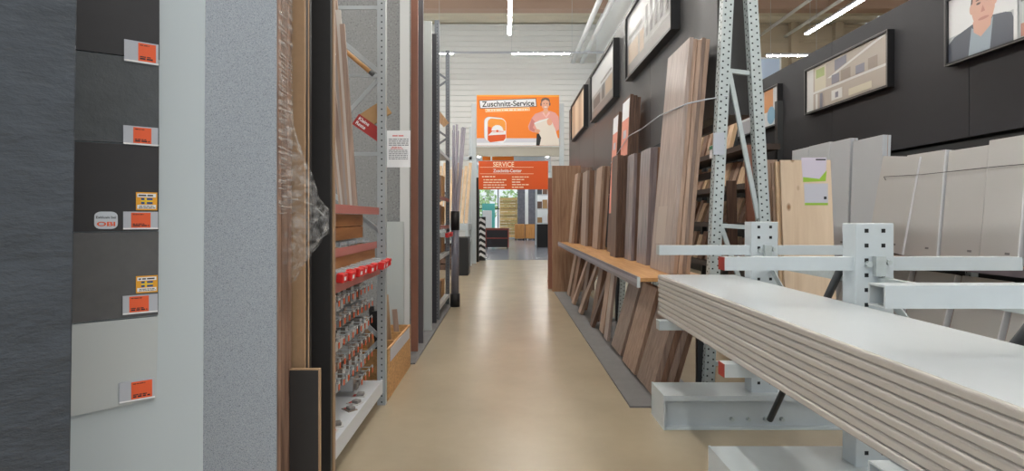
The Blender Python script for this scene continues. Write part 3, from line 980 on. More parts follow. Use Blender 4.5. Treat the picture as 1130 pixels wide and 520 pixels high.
# ------------------------------------------------------------------ tall sheets behind the bin
MB().box(-2.4, -.93, 5.58, 9.6, 0, .015).build('floor_strip', M_mat, None, label='grey floor strip under the tall sheets on the left', cat='floor strip')
upright('board', -2.3, -.985, 5.62, .03, 4.1, M_greyboard, 'wide grey mottled board standing behind the chipboard bin', 'board', z0=.0155)
upright('board', -1.22, -1.05, 5.585, .008, 1.45, mat('grey_sheet', (168, 172, 170), .3), 'narrow pale grey sheet leaning against the mottled board', 'board', z0=.0155)
upright('board', -1.09, -.99, 5.60, .006, 4.1, mat('silver_sheet', (190, 190, 188), .25), 'thin silver strip standing at the edge of the mottled board', 'board', z0=.0155)
for (y_, m, lab) in ((6.06, M_redbrown, 'tall red-brown panel standing behind the grey mottled board'), (6.46, mat('grey_violet', (92, 88, 92), .4), 'tall dark violet-grey panel between brown and white panels'),
                     (7.2, mat('pale_panel', (186, 190, 188), .35), 'tall pale grey panel behind the violet-grey one'), (7.7, mat('black_panel', (50, 50, 56), .5), 'tall black panel, last before the second rack')):
    upright('panel', -2.2, -.98, y_, .04, 4.1, m, lab, 'panel', z0=.0155)

# ------------------------------------------------------------------ second rack
r2 = thing('shelf_rack', 'second grey steel rack farther down the left side', 'rack', (-1.3, 8.7, 0))
for (y_, top) in ((7.95, 4.4), (9.4, 4.4)):
    for x in (-1.04, -1.75):
        perf_post(r2, x, x + .07, y_, y_ + .06, .0155, top, M_darkgalv)
    zz = .4
    k = 0
    while zz < top - .4:
        a, b = ((-1.0, -1.72) if k % 2 else (-1.72, -1.0))
        MB().bar((a, y_ + .03, zz), (b, y_ + .03, zz + .5), .015, .035, (0, 1, 0)).build('brace', M_darkgalv, r2)
        zz += .5; k += 1
for z in (.16, .9, 1.35, 1.8, 2.5):
    MB().box(-1.7, -.985, 8.02, 9.39, z, z + .03).build('shelf', M_shelf, r2)
    MB().box(-.984, -.975, 8.02, 9.39, z - .02, z + .035).build('price_rail', M_rail if z in (1.35, 1.8) else M_shelf, r2)
MB().obox((-1.66, 8.1, 2.535), (.62, 0, .0), (0, 1.2, 0), (0, 0, .03)).build('plank', M_ledge, None, label='light wooden plank lying on the top shelf of the second rack', cat='plank')
MB().bar((-1.55, 8.6, 3.75), (-1.02, 9.3, 3.1), .04, .12, (0, 1, 0)).build('plank', M_pineplain, None, label='slanting pale plank wedged high in the second rack', cat='plank')
k = 0
for z in (.195, .935, 1.385, 1.835):
    for yy in (8.1, 8.55, 9.0):
        MB().box(-1.6, -1.05, yy, yy + .36, z, z + R.uniform(.25, .38)).build('carton', [M_cardboard, M_brown, M_osb][k % 3], None,
            label='%s brown carton on the %s shelf of the second rack' % (['nearest', 'middle', 'farthest'][int((yy - 8.1) / .44)], {.195: 'bottom', .935: 'second', 1.385: 'third', 1.835: 'fourth'}[z]), cat='carton', group='cartons in the second rack', bevel=.004)
        k += 1
for i in range(4):
    yy = 8.25 + i * .22
    t = thing('fitting_pack', '%s red-ended pack from the camera on the second rack' % ORD[i].replace('first', 'nearest'), 'package', (-.95, yy, 1.2), 'red packs on the second rack')
    MB().box(-1.04, -.92, yy, yy + .09, 1.21, 1.27).build('sleeve', M_clear, t)
    MB().box(-.919, -.87, yy, yy + .09, 1.205, 1.275).build('red_end', M_red, t, bevel=.006)
    MB().tube([(-.983, yy + .045, 1.275), (-.975, yy + .045, 1.355)], .006, 5).build('hanger', M_steel, t)

# bundle of clear profiles
tb = thing('tube_bundle', 'bundle of tall clear plastic tubes held by a black band beside the second rack', 'tubes', (-.86, 9.25, 0))
for i in range(7):
    a = 2 * math.pi * i / 7
    bx, by = -.86 + .035 * math.cos(a), 9.25 + .035 * math.sin(a)
    tx, ty = -.80 + .10 * math.cos(a), 9.3 + .10 * math.sin(a)
    MB().tube([(bx, by, 0), (bx, by, 1.5), (tx, ty, 3.05 + .05 * math.sin(3 * a))], .02, 8).build('tube', M_tubeclear, tb, smooth=True)
MB().tube([(-.86, 9.25, 1.3), (-.86, 9.25, 1.62)], .075, 14).build('band', M_black, tb, smooth=True)
MB().tube([(-.86, 9.25, 0), (-.86, 9.25, .22)], .085, 14).build('foot', M_black, tb, smooth=True)
MB().tube([(-.86, 9.25, .22), (-.86, 9.25, 1.3)], .066, 14).build('sheath', mat('grey_sheath', (120, 120, 132), .3), tb, smooth=True)

# ------------------------------------------------------------------ lumber shelf before the gateway
lr = thing('lumber_rack', 'grey lumber rack with dark lower bay left of the gateway', 'rack', (-1.7, 16.4, 0))
for (xa) in (-2.6, -1.16):
    for ya in (15.6, 17.2):
        MB().box(xa, xa + .08, ya, ya + .08, 0, 4.4 if ya > 16 else 1.15).build('upright', M_steel, lr)
MB().box(-2.6, -1.08, 15.6, 17.28, 1.15, 1.35).build('shelf', M_steel, lr)
MB().box(-2.6, -1.08, 15.6, 17.28, .78, .88).build('shelf', M_steel, lr)
MB().box(-2.5, -1.2, 16.9, 16.95, 0, .78).build('back_panel', M_black, lr)
MB().box(-2.6, -1.08, 17.2, 17.28, 3.35, 3.45).build('rail', M_steel, lr)
for i in range(9):
    x0 = -2.22 + i * .13
    MB().bar((x0, 16.1, 1.352), (x0 + .10, 16.7, 1.352 + 1.65 + .1 * (i % 3)), .095, .03, (1, 0, 0)).build('plank', M_pineplain, None,
        label='%s pale plank from the right leaning in the lumber rack' % ORD[8 - i], cat='plank', group='planks in the lumber rack')
for i in range(4):
    MB().box(-2.4, -1.2, 15.75, 16.8, .003 + .18 * i, .16 + .18 * i).build('beam', M_walnut, None,
        label='dark timber on the floor of the lumber rack, %s from below' % ORD[i], cat='timber', group='dark timbers in the lumber rack')
MB().box(-1.3, -.98, 14.2, 15.0, 0, 1.0).build('black_carton', M_black, None, label='black upright carton in front of the lumber rack', cat='carton', bevel=.01)

# ================================================================== GATEWAY AND BANNER
EX = Vector((1, 0, 0))
GY = 18.0
gp = thing('gateway_frame', 'pale grey steel gateway frame carrying the orange banner', 'frame', (.35, GY, 0))
MB().box(-1.13, -.98, GY, GY + .15, 0, 5.3).build('post', M_steel, gp)
MB().box(1.78, 1.93, GY, GY + .15, 0, 5.3).build('post', M_steel, gp)
MB().box(-.98, 1.78, GY + .02, GY + .13, 3.56, 3.86).build('crossbeam', mat('beam_grey', (176, 172, 160), .5), gp)
for x in (-.5, 1.3):
    MB().box(x, x + .05, GY + .03, GY + .06, 3.40, 3.56).build('hanger', M_steel, gp)

BX0, BX1, BZ0, BZ1 = -.955, 1.765, 3.90, 5.57
by = GY - .06
bn2 = thing('banner', 'large orange hanging banner with white headline and a person holding a board', 'banner', ((BX0 + BX1) / 2, by, BZ0))
MB().box(BX0, BX1, by, by + .05, BZ0, BZ1).build('board', [M_orange], bn2)
def bp(u, v, k):      # u, v in the banner's own 735 x 470 grid, v downwards
    return Vector((BX0 + (BX1 - BX0) * u / 735.0, by - .002 - .0012 * k, BZ1 - (BZ1 - BZ0) * v / 470.0))
def poly(mb, pts, k, mi):
    mb.add([bp(u, v, k) for u, v in pts], [tuple(range(len(pts)))], mi)
mb = MB()
mats = [mat('b_pale', (206, 206, 214), .5), M_paper, M_ink, M_orange2, mat('b_yellow', (250, 170, 60), .5), M_paleprint]
poly(mb, [(0, 402), (735, 402), (735, 445), (0, 470)], 0, 0)
poly(mb, [(0, 445), (735, 440), (735, 470), (0, 470)], 1, 1)
poly(mb, [(0, 0), (735, 0), (735, 18), (0, 12)], 0, 4)
poly(mb, [(20, 50), (530, 30), (536, 108), (30, 128)], 1, 2)
poly(mb, [(26, 55), (525, 36), (530, 103), (34, 122)], 2, 1)
poly(mb, [(75, 130), (470, 114), (474, 146), (80, 160)], 1, 5)
poly(mb, [(79, 134), (466, 119), (470, 142), (84, 156)], 2, 4)
mb.build('backdrop', mats, bn2)
rot = Vector((1, 0, .024)).normalized(); rz = Vector((-.024, 0, 1)).normalized()
text('Zuschnitt-Service', (BX1 - BX0) * 465 / 735, bp(48, 112, 3.2), rot, rz, M_ink, bn2, bold=.018, height=.185)
mb = MB(); bars(mb, bp(92, 150, 3.2), rot, rz, [(0, 1.36, .006, .035)], 0); mb.build('subtitle', M_paper, bn2, kind='stuff')
# saw blade emblem tile
def rrect(cx, cy, w, h, r, sk=0.0, n=6):
    out = []
    for (sx, sy, a0) in ((1, 1, 0), (-1, 1, 90), (-1, -1, 180), (1, -1, 270)):
        for i in range(n + 1):
            g = math.radians(a0 + 90 * i / n)
            xx = cx + sx * (w / 2 - r) + r * math.cos(g); yy = cy + sy * (h / 2 - r) + r * math.sin(g)
            out.append((xx, yy + sk * (xx - cx)))
    return out
mb = MB()
poly(mb, rrect(158, 325, 184, 236, 50, .10), 2, 0)
poly(mb, rrect(166, 325, 192, 232, 50, .10), 3, 1)
poly(mb, rrect(178, 322, 160, 200, 40, .08), 4, 2)
poly(mb, [(98, 292), (258, 340), (258, 400), (240, 425), (120, 440), (98, 420)], 5, 3)
gear = []
for i in range(25):
    a = math.pi * i / 24
    rr_ = 56 if i % 2 else 50
    gear.append((184 + rr_ * math.cos(a), 332 - 1.0 * rr_ * math.sin(a)))
poly(mb, gear, 6, 1)
poly(mb, [(100, 376), (140, 338), (262, 332), (262, 366)], 7, 1)
poly(mb, [(140, 345), (240, 341), (240, 345), (140, 349)], 8, 3)
poly(mb, [(x, y) for x, y in ell(184, 334, 12, 9)], 9, 3)
mb.build('saw_emblem', [mat('b_grey', (186, 190, 200), .5), M_paper, mat('b_amber', (236, 150, 50), .5), M_orange2], bn2)
mb = MB()
mh = [M_shirt, M_skin, M_hair, M_paper, mat('b_board', (226, 216, 204), .5), M_ink, mat('b_shirt2', (206, 128, 122), .5), mat('b_cuff', (238, 190, 182), .5)]
poly(mb, [(535, 360), (590, 360), (600, 470), (530, 470)], 2, 5)
poly(mb, [(565, 160), (585, 150), (650, 148), (700, 165), (728, 200), (735, 250), (735, 320), (690, 350), (545, 350), (500, 345), (466, 325), (458, 290), (490, 215), (520, 175)], 3, 0)
poly(mb, [(490, 215), (470, 290), (470, 325), (520, 345), (545, 340), (500, 305), (520, 250)], 4, 6)
poly(mb, [(590, 155), (615, 185), (640, 150), (630, 125), (600, 125)], 5, 1)
poly(mb, [(598, 160), (615, 200), (640, 160), (655, 165), (620, 215), (585, 170)], 6, 7)
poly(mb, ell(612, 82, 36, 55), 7, 1)
poly(mb, [(576, 80), (572, 50), (585, 32), (612, 24), (640, 32), (652, 52), (650, 80), (640, 55), (612, 44), (588, 55)], 8, 2)
poly(mb, ell(573, 88, 7, 16), 8, 2); poly(mb, ell(651, 86, 7, 16), 8, 2)
poly(mb, [(510, 262), (560, 235), (640, 215), (680, 250), (735, 440), (735, 470), (560, 470), (575, 400)], 9, 4)
poly(mb, [(512, 262), (640, 216), (646, 222), (518, 270)], 10, 3)
poly(mb, ell(540, 335, 26, 17), 11, 1); poly(mb, ell(650, 250, 24, 34), 11, 1)
poly(mb, [(650, 205), (690, 190), (735, 240), (735, 320), (690, 300), (670, 240)], 12, 0)
poly(mb, ell(600, 80, 5, 3), 8.5, 5); poly(mb, ell(626, 80, 5, 3), 8.5, 5); poly(mb, ell(614, 112, 14, 5), 8.5, 3); poly(mb, ell(613, 97, 5, 7), 8.5, 0)
mb.build('person_print', mh, bn2)

# hanging service sign
SX0, SX1, SZ0, SZ1 = -.90, 1.41, 2.46, 3.40
sg = thing('service_sign', 'dark orange hanging service sign below the banner', 'sign', ((SX0 + SX1) / 2, GY + .04, SZ0))
MB().box(SX0, SX1, GY + .04, GY + .07, SZ0, SZ1).build('board', M_orange2, sg)
sw, shh = SX1 - SX0, SZ1 - SZ0
o = Vector((SX0, GY + .038, SZ0))
text('SERVICE', sw * .30, o + EX * sw * .21 + UP * shh * .80, EX, UP, M_paleprint, sg, bold=.01, height=shh * .17)
text('Zuschnitt-Center', sw * .41, o + EX * sw * .21 + UP * shh * .60, EX, UP, M_paper, sg, bold=.02, height=shh * .12)
mb = MB()
for (v) in (.775, .545):
    mb.add([o + EX * sw * .02 + UP * shh * v, o + EX * sw * .79 + UP * shh * v, o + EX * sw * .79 + UP * shh * (v + .012), o + EX * sw * .02 + UP * shh * (v + .012)], [(0, 1, 2, 3)])
bars(mb, o, EX, UP, [(sw * .05, sw * .25, shh * .43, .035)] + [(sw * .07, sw * (.40 - .03 * (i % 2)), shh * (.32 - .09 * i), .032) for i in range(4)]
     + [(sw * .48, sw * (.72 - .06 * (i % 3)), shh * (.42 - .09 * i), .032) for i in range(5)])
mb.build('small_print', M_paleprint, sg, kind='stuff')

s2 = thing('orange_sign', 'small bright orange sign showing above the service sign', 'sign', (-.2, 23.5, 4.2))
MB().box(-1.0, .35, 23.5, 23.54, 4.0, 4.45).build('board', M_orange, s2)
mb = MB(); bars(mb, (-.8, 23.495, 4.1), EX, UP, [(0, .95, .2, .07), (0, .8, .06, .07)]); mb.build('small_print', M_paleprint, s2, kind='stuff')
for x in (-.9, .25):
    MB().tube([(x, 23.52, 4.45), (x, 23.52, 5.0)], .008, 5).build('cord', M_steel, s2)

# zigzag pack and dark roll by the gate
zz = thing('chevron_stack', 'black and white zigzag striped stand by the gateway post', 'stand', (-.85, 19.3, 0))
MB().box(-1.05, -.72, 19.3, 19.6, 0, 1.55).build('core', M_black, zz)
for i in range(7):
    z = .08 + i * .205
    y = 19.298
    MB().prism([(-1.05, y, z + .0), (-.885, y, z + .1), (-.72, y, z), (-.72, y, z + .10), (-.885, y, z + .2), (-1.05, y, z + .10)], (0, -.02, 0)).build('stripe', M_paper, zz, fixn=True)
MB().tube([(-1.0, 18.7, 0), (-1.0, 18.7, 2.9)], .09, 12).build('foil_roll', M_black, None, label='tall black roll standing behind the left gateway post', cat='roll', smooth=True)

# things in the room beyond
ct = thing('counter', 'low dark counter with red trim beyond the gateway', 'counter', (-.35, 27, 0))
MB().box(-1.0, .16, 26.6, 27.3, .08, .98).build('body', mat('counter_dark', (38, 36, 40), .5), ct)
for (a, b, c, d) in ((-1.0, .16, .92, .985), (-1.0, .16, .50, .55), (-1.0, -.94, .08, .92), (.10, .16, .08, .92)):
    MB().box(a, b, 26.58, 26.6, c, d).build('trim', mat('counter_red', (140, 66, 56), .5), ct)
MB().box(-1.02, .18, 26.56, 27.32, .985, 1.02).build('top', M_redbrown, ct)
for x in (-.95, .06):
    MB().box(x, x + .06, 26.7, 26.76, 0, .08).build('foot', M_black, ct)
fp = thing('fence_panel', 'pale yellow slatted fence panel standing before the far window', 'fence panel', (.2, 40, 0))
ym = wood('yellow_wood', (196, 164, 100), (222, 194, 134))
for i in range(14):
    MB().box(-.45, .85, 40.0, 40.03, .1 + i * .21, .29 + i * .21).build('slat', ym, fp)
for x in (-.45, .8):
    MB().box(x, x + .06, 40.031, 40.09, 0, 3.05).build('post', ym, fp)
MB().box(-1.75, -.80, 40.4, 40.46, .0, 2.6).build('teal_panel', mat('teal', (96, 190, 186), .4), None, label='teal panel leaning by the far window', cat='panel')
MB().box(-1.5, -.9, 35.0, 35.3, 0, 2.0).build('white_box', M_white, None, label='white upright box in front of the teal panel', cat='box', bevel=.02)
om = wood('orange_wood', (186, 128, 68), (212, 156, 94))
for i, (x, lab) in enumerate(((.62, 'left'), (1.33, 'right'))):
    t = thing('wooden_cabinet', '%s of the two orange wooden cabinets beyond the counter' % lab, 'cabinet', (x + .33, 37.2, 0), 'wooden cabinets beyond the gateway')
    MB().box(x, x + .66, 37, 37.5, .12, 1.1).build('body', om, t)
    MB().box(x + .04, x + .62, 36.98, 36.999, .16, 1.06).build('door', om, t)
    for q in (x + .02, x + .56):
        MB().box(q, q + .08, 37.1, 37.2, 0, .12).build('foot', M_black, t)
for i, (x, yy, lab) in enumerate(((.85, 39.5, 'left'), (1.6, 36.5, 'right'))):
    MB().box(x, x + .5, 38.0 if i == 0 else 38.0, 38.5, 0, 4.98).build('pillar', mat('grey_pillar', (104, 106, 116), .7, mottle=.2, mscale=6), None,
        label='%s dark grey pillar beyond the wooden cabinets' % lab, cat='pillar', group='pillars beyond the gateway')
MB().box(1.62, 2.35, 28, 28.6, 0, 1.2).build('black_chest', M_black, None, label='black chest on the right beyond the gateway', cat='chest', bevel=.02)
tg = thing('goods_shelf', 'tall shelf of mixed goods on the right beyond the gateway', 'shelf', (2.3, 31, 0))
for x in (1.7, 3.0):
    MB().box(x, x + .08, 30.6, 31.2, 0, 3.2).build('upright', M_steel, tg)
for z in (.4, 1.2, 2.0, 2.8):
    MB().box(1.78, 3.0, 30.6, 31.2, z, z + .05).build('shelf_board', M_steel, tg)
k = 0
for z in (1.25, 2.05, 2.85):
    for x in (1.8, 2.1, 2.4, 2.7):
        MB().box(x, x + .25, 30.65, 31.1, z, z + .3 + .1 * (k % 3)).build('carton', [M_cardboard, M_paper, mat('yellow_box', (206, 176, 60), .5), M_slate2, M_walnut][k % 5], None,
            label='%s box from the left on the %s board of the far goods shelf' % (ORD[k % 4], {1.25: 'lower', 2.05: 'middle', 2.85: 'top'}[z]), cat='box', group='boxes on the far goods shelf')
        k += 1

# ================================================================== RIGHT SIDE: LEANING BOARD RACK
MB().box(.984, 1.62, 4.3, 11.0, 0, .014).build('floor_strip', M_mat, None, label='grey floor strip along the foot of the leaning boards', cat='floor strip')
LZ = 1.02
af = thing('board_rack', 'perforated steel rack with a wooden ledge for leaning boards', 'rack', (1.7, 7.6, 0))

def holes(mb, p, q, side, offs, pitch, size, out):
    p, q, sd, out = Vector(p), Vector(q), Vector(side), Vector(out)
    d = (q - p); L_ = d.length; d.normalize()
    sd = (sd - d * sd.dot(d)).normalized()
    nrm = d.cross(sd)
    if nrm.dot(out) < 0: nrm = -nrm
    n = int(L_ / pitch)
    for j, of in enumerate(offs):
        for i in range(n):
            c = p + d * ((i + .5 + .5 * (j % 2)) * pitch) + sd * of
            mb.obox(c - sd * size / 2 - d * size / 2, sd * size, d * size, nrm * .0008)

def tilt_post(p, q, a, b):
    p, q = Vector(p), Vector(q)
    po = MB().bar(p, q, a, b, (1, 0, 0)).build('upright', M_galv, af)
    mb = MB()
    fo = Vector((0, -b / 2, 0))
    holes(mb, p + fo, q + fo, (1, 0, 0), (-a * .25, a * .25), .055, .013, (0, -1, 0))
    lo = Vector((-a / 2 * 1.0, 0, 0))
    holes(mb, p + lo, q + lo, (0, 1, 0), (-b * .2, b * .2), .055, .013, (-1, 0, 0))
    mb.build('perforation', M_hole, po, kind='stuff')

for (y_, top) in ((4.50, 4.5), (7.9, 2.36), (10.85, 2.36)):
    f = top / 3.3
    tilt_post((1.665, y_, 0.014), (1.665 + .165 * f, y_, top), .085, .08)
    tilt_post((2.215, y_, 0.0), (2.215 - .19 * f, y_, top), .085, .08)
    def lx(z): return 1.665 + .05 * z + .045
    def rx(z): return 2.215 - .0576 * z - .045
    for z in (.3, 1.44, 2.72, 3.9):
        if z < top:
            MB().bar((lx(z), y_, z), (rx(z), y_, z - .02), .03, .035, (0, 1, 0)).build('rung', M_galv, af)
    for (za, zb) in ((2.70, 1.50), (1.42, .35)):
        if za < top:
            MB().bar((lx(za), y_ - .015, za), (rx(zb), y_ - .015, zb), .022, .035, (0, 1, 0)).build('brace', M_galv, af)
for z in (.98, 1.9, 2.3):
    MB().box(1.70 if z < 1 else 1.765, 1.745 if z < 1 else 1.795, 4.56, 10.8, z - .06, z).build('back_rail', M_darksteel, af)
MB().box(1.07, 1.66, 4.36, 10.95, LZ - .03, LZ).build('ledge', M_ledge, af)
MB().box(1.796, 1.80, 6.2, 10.8, 1.92, 2.375).build('added_dark_sheet', M_anth, af)  # sheets added to block the bright gaps behind the boards and keep them dark
MB().box(1.70, 1.704, 6.2, 10.8, .99, 1.83).build('added_dark_sheet', M_anth, af)
MB().box(1.055, 1.069, 4.36, 10.95, LZ - .075, LZ + .012).build('ledge_rail', mat('ledge_rail', (112, 104, 112), .3, mottle=.2, mscale=3), af)
MB().box(1.052, 1.0548, 4.36, 10.95, LZ - .045, LZ - .015).build('price_strip', mat('price_strip', (146, 140, 150), .3), af)
MB().box(1.052, 1.075, 4.345, 4.359, LZ - .075, LZ + .01).build('rail_cap', M_steel, af)
for y_ in (4.52, 6.2, 7.9, 9.4, 10.8):
    MB().box(1.60, 1.66, y_, y_ + .06, .015, LZ - .03).build('ledge_support', M_darksteel, af)
# label plate on the near upright
MB().box(1.70, 1.79, 4.445, 4.452, 2.02, 2.20).build('label_plate', M_holder, af)

def lean_stack(desc, Yn, w, X0, n, t, h, lean, z0, mats, group, cat='board', tilt=0.0, film=None, dh=.0):
    th = math.asin(lean / h)
    out = []
    for i in range(n):
        dt = t * 0.96
        hh = h - dh * ((i * 7) % 3)
        yj = Yn + R.uniform(0, .03) * (1 if n > 1 else 0)
        zz_ = z0 + math.sin(th) * dt + 0.001 + max(0, -tilt) * 0
        wv = Vector((math.sin(th), tilt, math.cos(th))).normalized()
        uv = Vector((math.cos(th), 0, -math.sin(th)))
        vv = wv.cross(uv).normalized()
        if vv.y < 0: vv = -vv
        o = Vector((X0 + i * t / math.cos(th), yj, zz_))
        if vv.z < 0: o.z += -vv.z * w
        m = mats[i % len(mats)]
        lab = desc if n == 1 else '%s of the %s, from the aisle' % (ORD[i], desc)
        b = MB().obox(o, uv * dt, vv * w, wv * hh).build('board', m, None, label=lab, cat=cat, group=group if n > 1 else None, bevel=.0015)
        out.append((b, o, uv * dt, vv * w, wv * hh))
    return out

M_filmboard = wood('film_board', (144, 126, 116), (182, 164, 154), rough=0.28, vary=.1)
M_filmdark = wood('film_dark', (112, 102, 104), (146, 134, 134), rough=0.22, vary=.1)
G = 'tall boards leaning on the ledge'
big = lean_stack('tall front board stack by the perforated upright', 4.62, .62, 1.395, 5, .036, 2.03, .175, LZ, [M_filmboard, M_pale, M_pale, M_greybrown, M_pale], 'front stack of tall boards', dh=.012)
b, o, u, v, w = big[0]
lb = MB().obox(o - u * .03 + v * .35 + w * .12, u * .02, v * .45, w * .17).build('paper_label', mat('faint_label', (178, 163, 152), .3), b)
lean_stack('film-covered boards just behind the tall front stack', 5.50, .40, 1.42, 3, .036, 1.20, .05, LZ, [M_filmdark, M_filmdark, M_brown], 'film-covered boards')
lean_stack('low brown boards right of the dark walnut stack', 6.08, .32, 1.40, 3, .04, 1.21, .04, LZ, [M_filmdark, M_walnut, M_brown], 'low brown boards')
lean_stack('dark walnut stack on the ledge', 6.60, .34, 1.33, 6, .037, 1.255, .03, LZ, [M_walnut], 'dark walnut boards', dh=.006)
pk = lean_stack('nearer pink-labelled tall walnut pack', 6.97, .44, 1.505, 3, .045, 2.08, .10, LZ, [M_walnut], 'nearer tall walnut pack', dh=.02)
pk2 = lean_stack('narrow farther walnut pack with pink label', 7.52, .36, 1.47, 2, .045, 1.96, .10, LZ, [M_walnut], 'farther tall walnut pack', dh=.02)
pink = mat('pink_label', (226, 146, 124), .5)
for st, lo in ((pk, .28), (pk2, .28)):
    b, o, u, v, w = st[0]
    wl = MB().obox(o - u * .05 + v * .04 + w * lo, u * .03, v * .92, w * (.93 - lo)).build('pink_label', pink, b, label='pink label sheet')
    MB().obox(o - u * .07 + v * .04 + w * .86, u * .015, v * .92, w * .12).build('white_label', M_paper, wl)
    MB().obox(o - u * .075 + v * .3 + w * .74, u * .01, v * .4, w * .05).build('logo_patch', M_holder, wl)
lean_stack('pale board leaning on the ledge beyond the pink labels', 8.30, .50, 1.40, 3, .042, 1.28, .08, LZ, [M_pale, M_brown], 'pale boards beyond the pink labels')
lean_stack('brown plank stack in the far half of the ledge', 9.30, .55, 1.36, 6, .042, 1.30, .04, LZ, [M_filmboard, M_brown, M_brown], 'far brown plank stack')
lean_stack('brown pair next to the tall end panel', 10.25, .45, 1.24, 5, .05, 1.34, .13, LZ, [M_pale, M_brown, M_walnut], 'boards next to the end panel')

MB().box(.955, 1.545, 11.15, 11.19, 0, 2.58).build('board', wood('end_panel', (138, 104, 80), (172, 136, 108), vary=.05), None, label='wide brown panel standing at the far end of the ledge', cat='board', bevel=.002)
MB().box(.90, 1.5, 11.55, 11.58, 0, 2.36).build('board', M_redbrown, None, label='pinkish panel edge showing left of the wide end panel', cat='board', bevel=.002)
MB().obox((1.3, 11.30, 0.0), (.55, 0, 0), (0, .03, 0), (.0, 0, 2.56)).build('board', M_greybrown, None, label='grey-brown panel right behind the wide end panel', cat='board', bevel=.002)
for i in range(2):
    lean_stack(['thin offcut leaning on the floor beyond the end panel', 'second thin offcut beyond the end panel, farther away'][i], 12.3 + .5 * i, .12, .95 + .03 * i, 1, .03, .75, .2, 0, [M_pale], None)

lows = [  # near Y, width, foot X, n, thickness, height, lean, material, description
    (4.52, .50, 1.215, 4, .05, .86, .24, [M_greybrown, M_brown], 'thick nearest stack under the ledge'),
    (5.10, .52, 1.21, 2, .04, .84, .22, [M_pale, M_brown], 'wide light pair, second group under the ledge'),
    (5.82, .50, 1.23, 2, .038, .82, .22, [M_greybrown, M_pale], 'third group of boards under the ledge'),
    (6.55, .22, 1.22, 1, .035, .86, .10, [M_filmboard], 'silvery narrow board in the fourth place under the ledge'),
    (6.95, .26, 1.24, 1, .04, .88, .12, [M_pale], 'pale upright board in the fifth place under the ledge'),
    (7.35, .16, 1.16, 1, .05, .90, .30, [M_walnut], 'dark slanting board in the sixth place under the ledge'),
    (7.75, .30, 1.26, 2, .04, .84, .14, [M_brown], 'brown pair in the seventh place under the ledge'),
    (8.35, .22, 1.14, 1, .05, .92, .32, [M_pale], 'pale slanting board in the eighth place under the ledge'),
    (8.75, .30, 1.24, 2, .04, .84, .14, [M_walnut, M_brown], 'dark pair in the ninth place under the ledge'),
    (9.30, .20, 1.15, 1, .05, .92, .30, [M_pale], 'pale slanting board in the tenth place under the ledge'),
    (9.70, .36, 1.20, 2, .04, .86, .16, [M_brown], 'brown pair in the eleventh place under the ledge'),
    (10.3, .36, 1.20, 2, .04, .88, .16, [M_pale, M_brown], 'last pair under the ledge beside the end panel'),
]
for (Yn, w, X0, n, t, h, ln, ms, desc) in lows:
    lean_stack(desc, Yn, w, X0, n, t, h, ln, .014, ms, desc)

# rope round the leaning packs
MB().tube([(1.815, 4.44, 2.50), (1.68, 4.58, 2.50), (1.52, 4.55, 2.46), (1.50, 5.3, 2.50), (1.55, 6.2, 2.52), (1.57, 6.95, 2.55), (1.55, 7.45, 2.42), (1.53, 7.9, 2.30)], .006, 6).build('rope', M_holder, None,
    label='grey rope strung from the upright round the leaning packs', cat='rope', smooth=True)

# ================================================================== CANTILEVER RACK
ca = thing('cantilever_rack', 'pale grey cantilever rack with three columns and horizontal arms', 'rack', (1.86, 2.8, 0))
CYS = (3.92, 2.75, 1.58)
XL, XR = 1.77, 1.965
ARM_L, ARM_R = 1.115, 2.63
for ci, cy in enumerate(CYS):
    col = MB().box(XL, XR, cy, cy + .11, .0, 1.475).build('column', M_steel, ca, bevel=.004)
    mb = MB()
    s = .020
    for i in range(18):
        z = 1.475 - .038 - i * .075
        if z < .3: break
        for x in (XL + .055, XR - .055):
            mb.box(x - s / 2, x + s / 2, cy - .0012, cy - .0004, z - s / 2, z + s / 2)
    mb.build('perforation', M_hole, col, kind='stuff')
    # base beam: flanges, web, end plates
    y0, y1 = cy - .07, cy + .25
    bs = MB()
    bs.box(1.13, 2.62, y0, y1, .230, .242); bs.box(1.13, 2.62, y0, y1, 0, .012)
    bs.box(1.13, 2.62, y0 + .055, y0 + .065, .012, .230); bs.box(1.13, 2.62, y0, y0 + .008, .205, .230); bs.box(1.13, 2.62, y1 - .04, y1 - .03, .012, .230)
    bb = bs.build('base_beam', M_steel, ca)
    for x in (1.118, 2.62):
        MB().box(x, x + .012, y0 - .004, y1, 0, .246).build('end_plate', M_steel, bb)
    for x in (1.62, 1.74, 1.86, 1.98):
        MB().tube([(x, y0 + .055, .06), (x, y0 + .03, .06)], .014, 8).build('bolt', M_galv, bb)
    # arms
    for (z, lev) in ((1.268, 'u'), (.722, 'l')):
        for side in (-1, 1):
            xe, xc = (ARM_L, XL) if side < 0 else (ARM_R, XR)
            if lev == 'l' and side > 0: continue
            ym = cy + .055
            p, q = (xe, ym, z), (xc, ym, z)
            hgt = .068
            arm = MB().hollow(p, q, .075, hgt, .006, (0, 1, 0)).build('arm', M_steel, ca)
            if ci < 2:
                xx = xe - .004 if side < 0 else xe
                MB().box(xx, xx + .004, ym - .037, ym + .037, z - hgt / 2, z + hgt / 2).build('end_cap', M_redcap if side < 0 and ci == 1 else M_galv, arm)
        # bracket plate with bolts on the column front
        br = MB().box(XL + .085, XL + .135, cy - .03, cy - .0015, z - .06, z + .04).build('bracket', M_galv, ca)
        MB().tube([(XL + .06, cy - .02, z + .0), (XL + .06, cy - .0015, z + .0)], .016, 8).build('bolt', M_galv, br)
        MB().tube([(XL + .15, cy - .035, z + .01), (XL + .15, cy - .0015, z + .01)], .013, 8).build('bolt', M_galv, br)
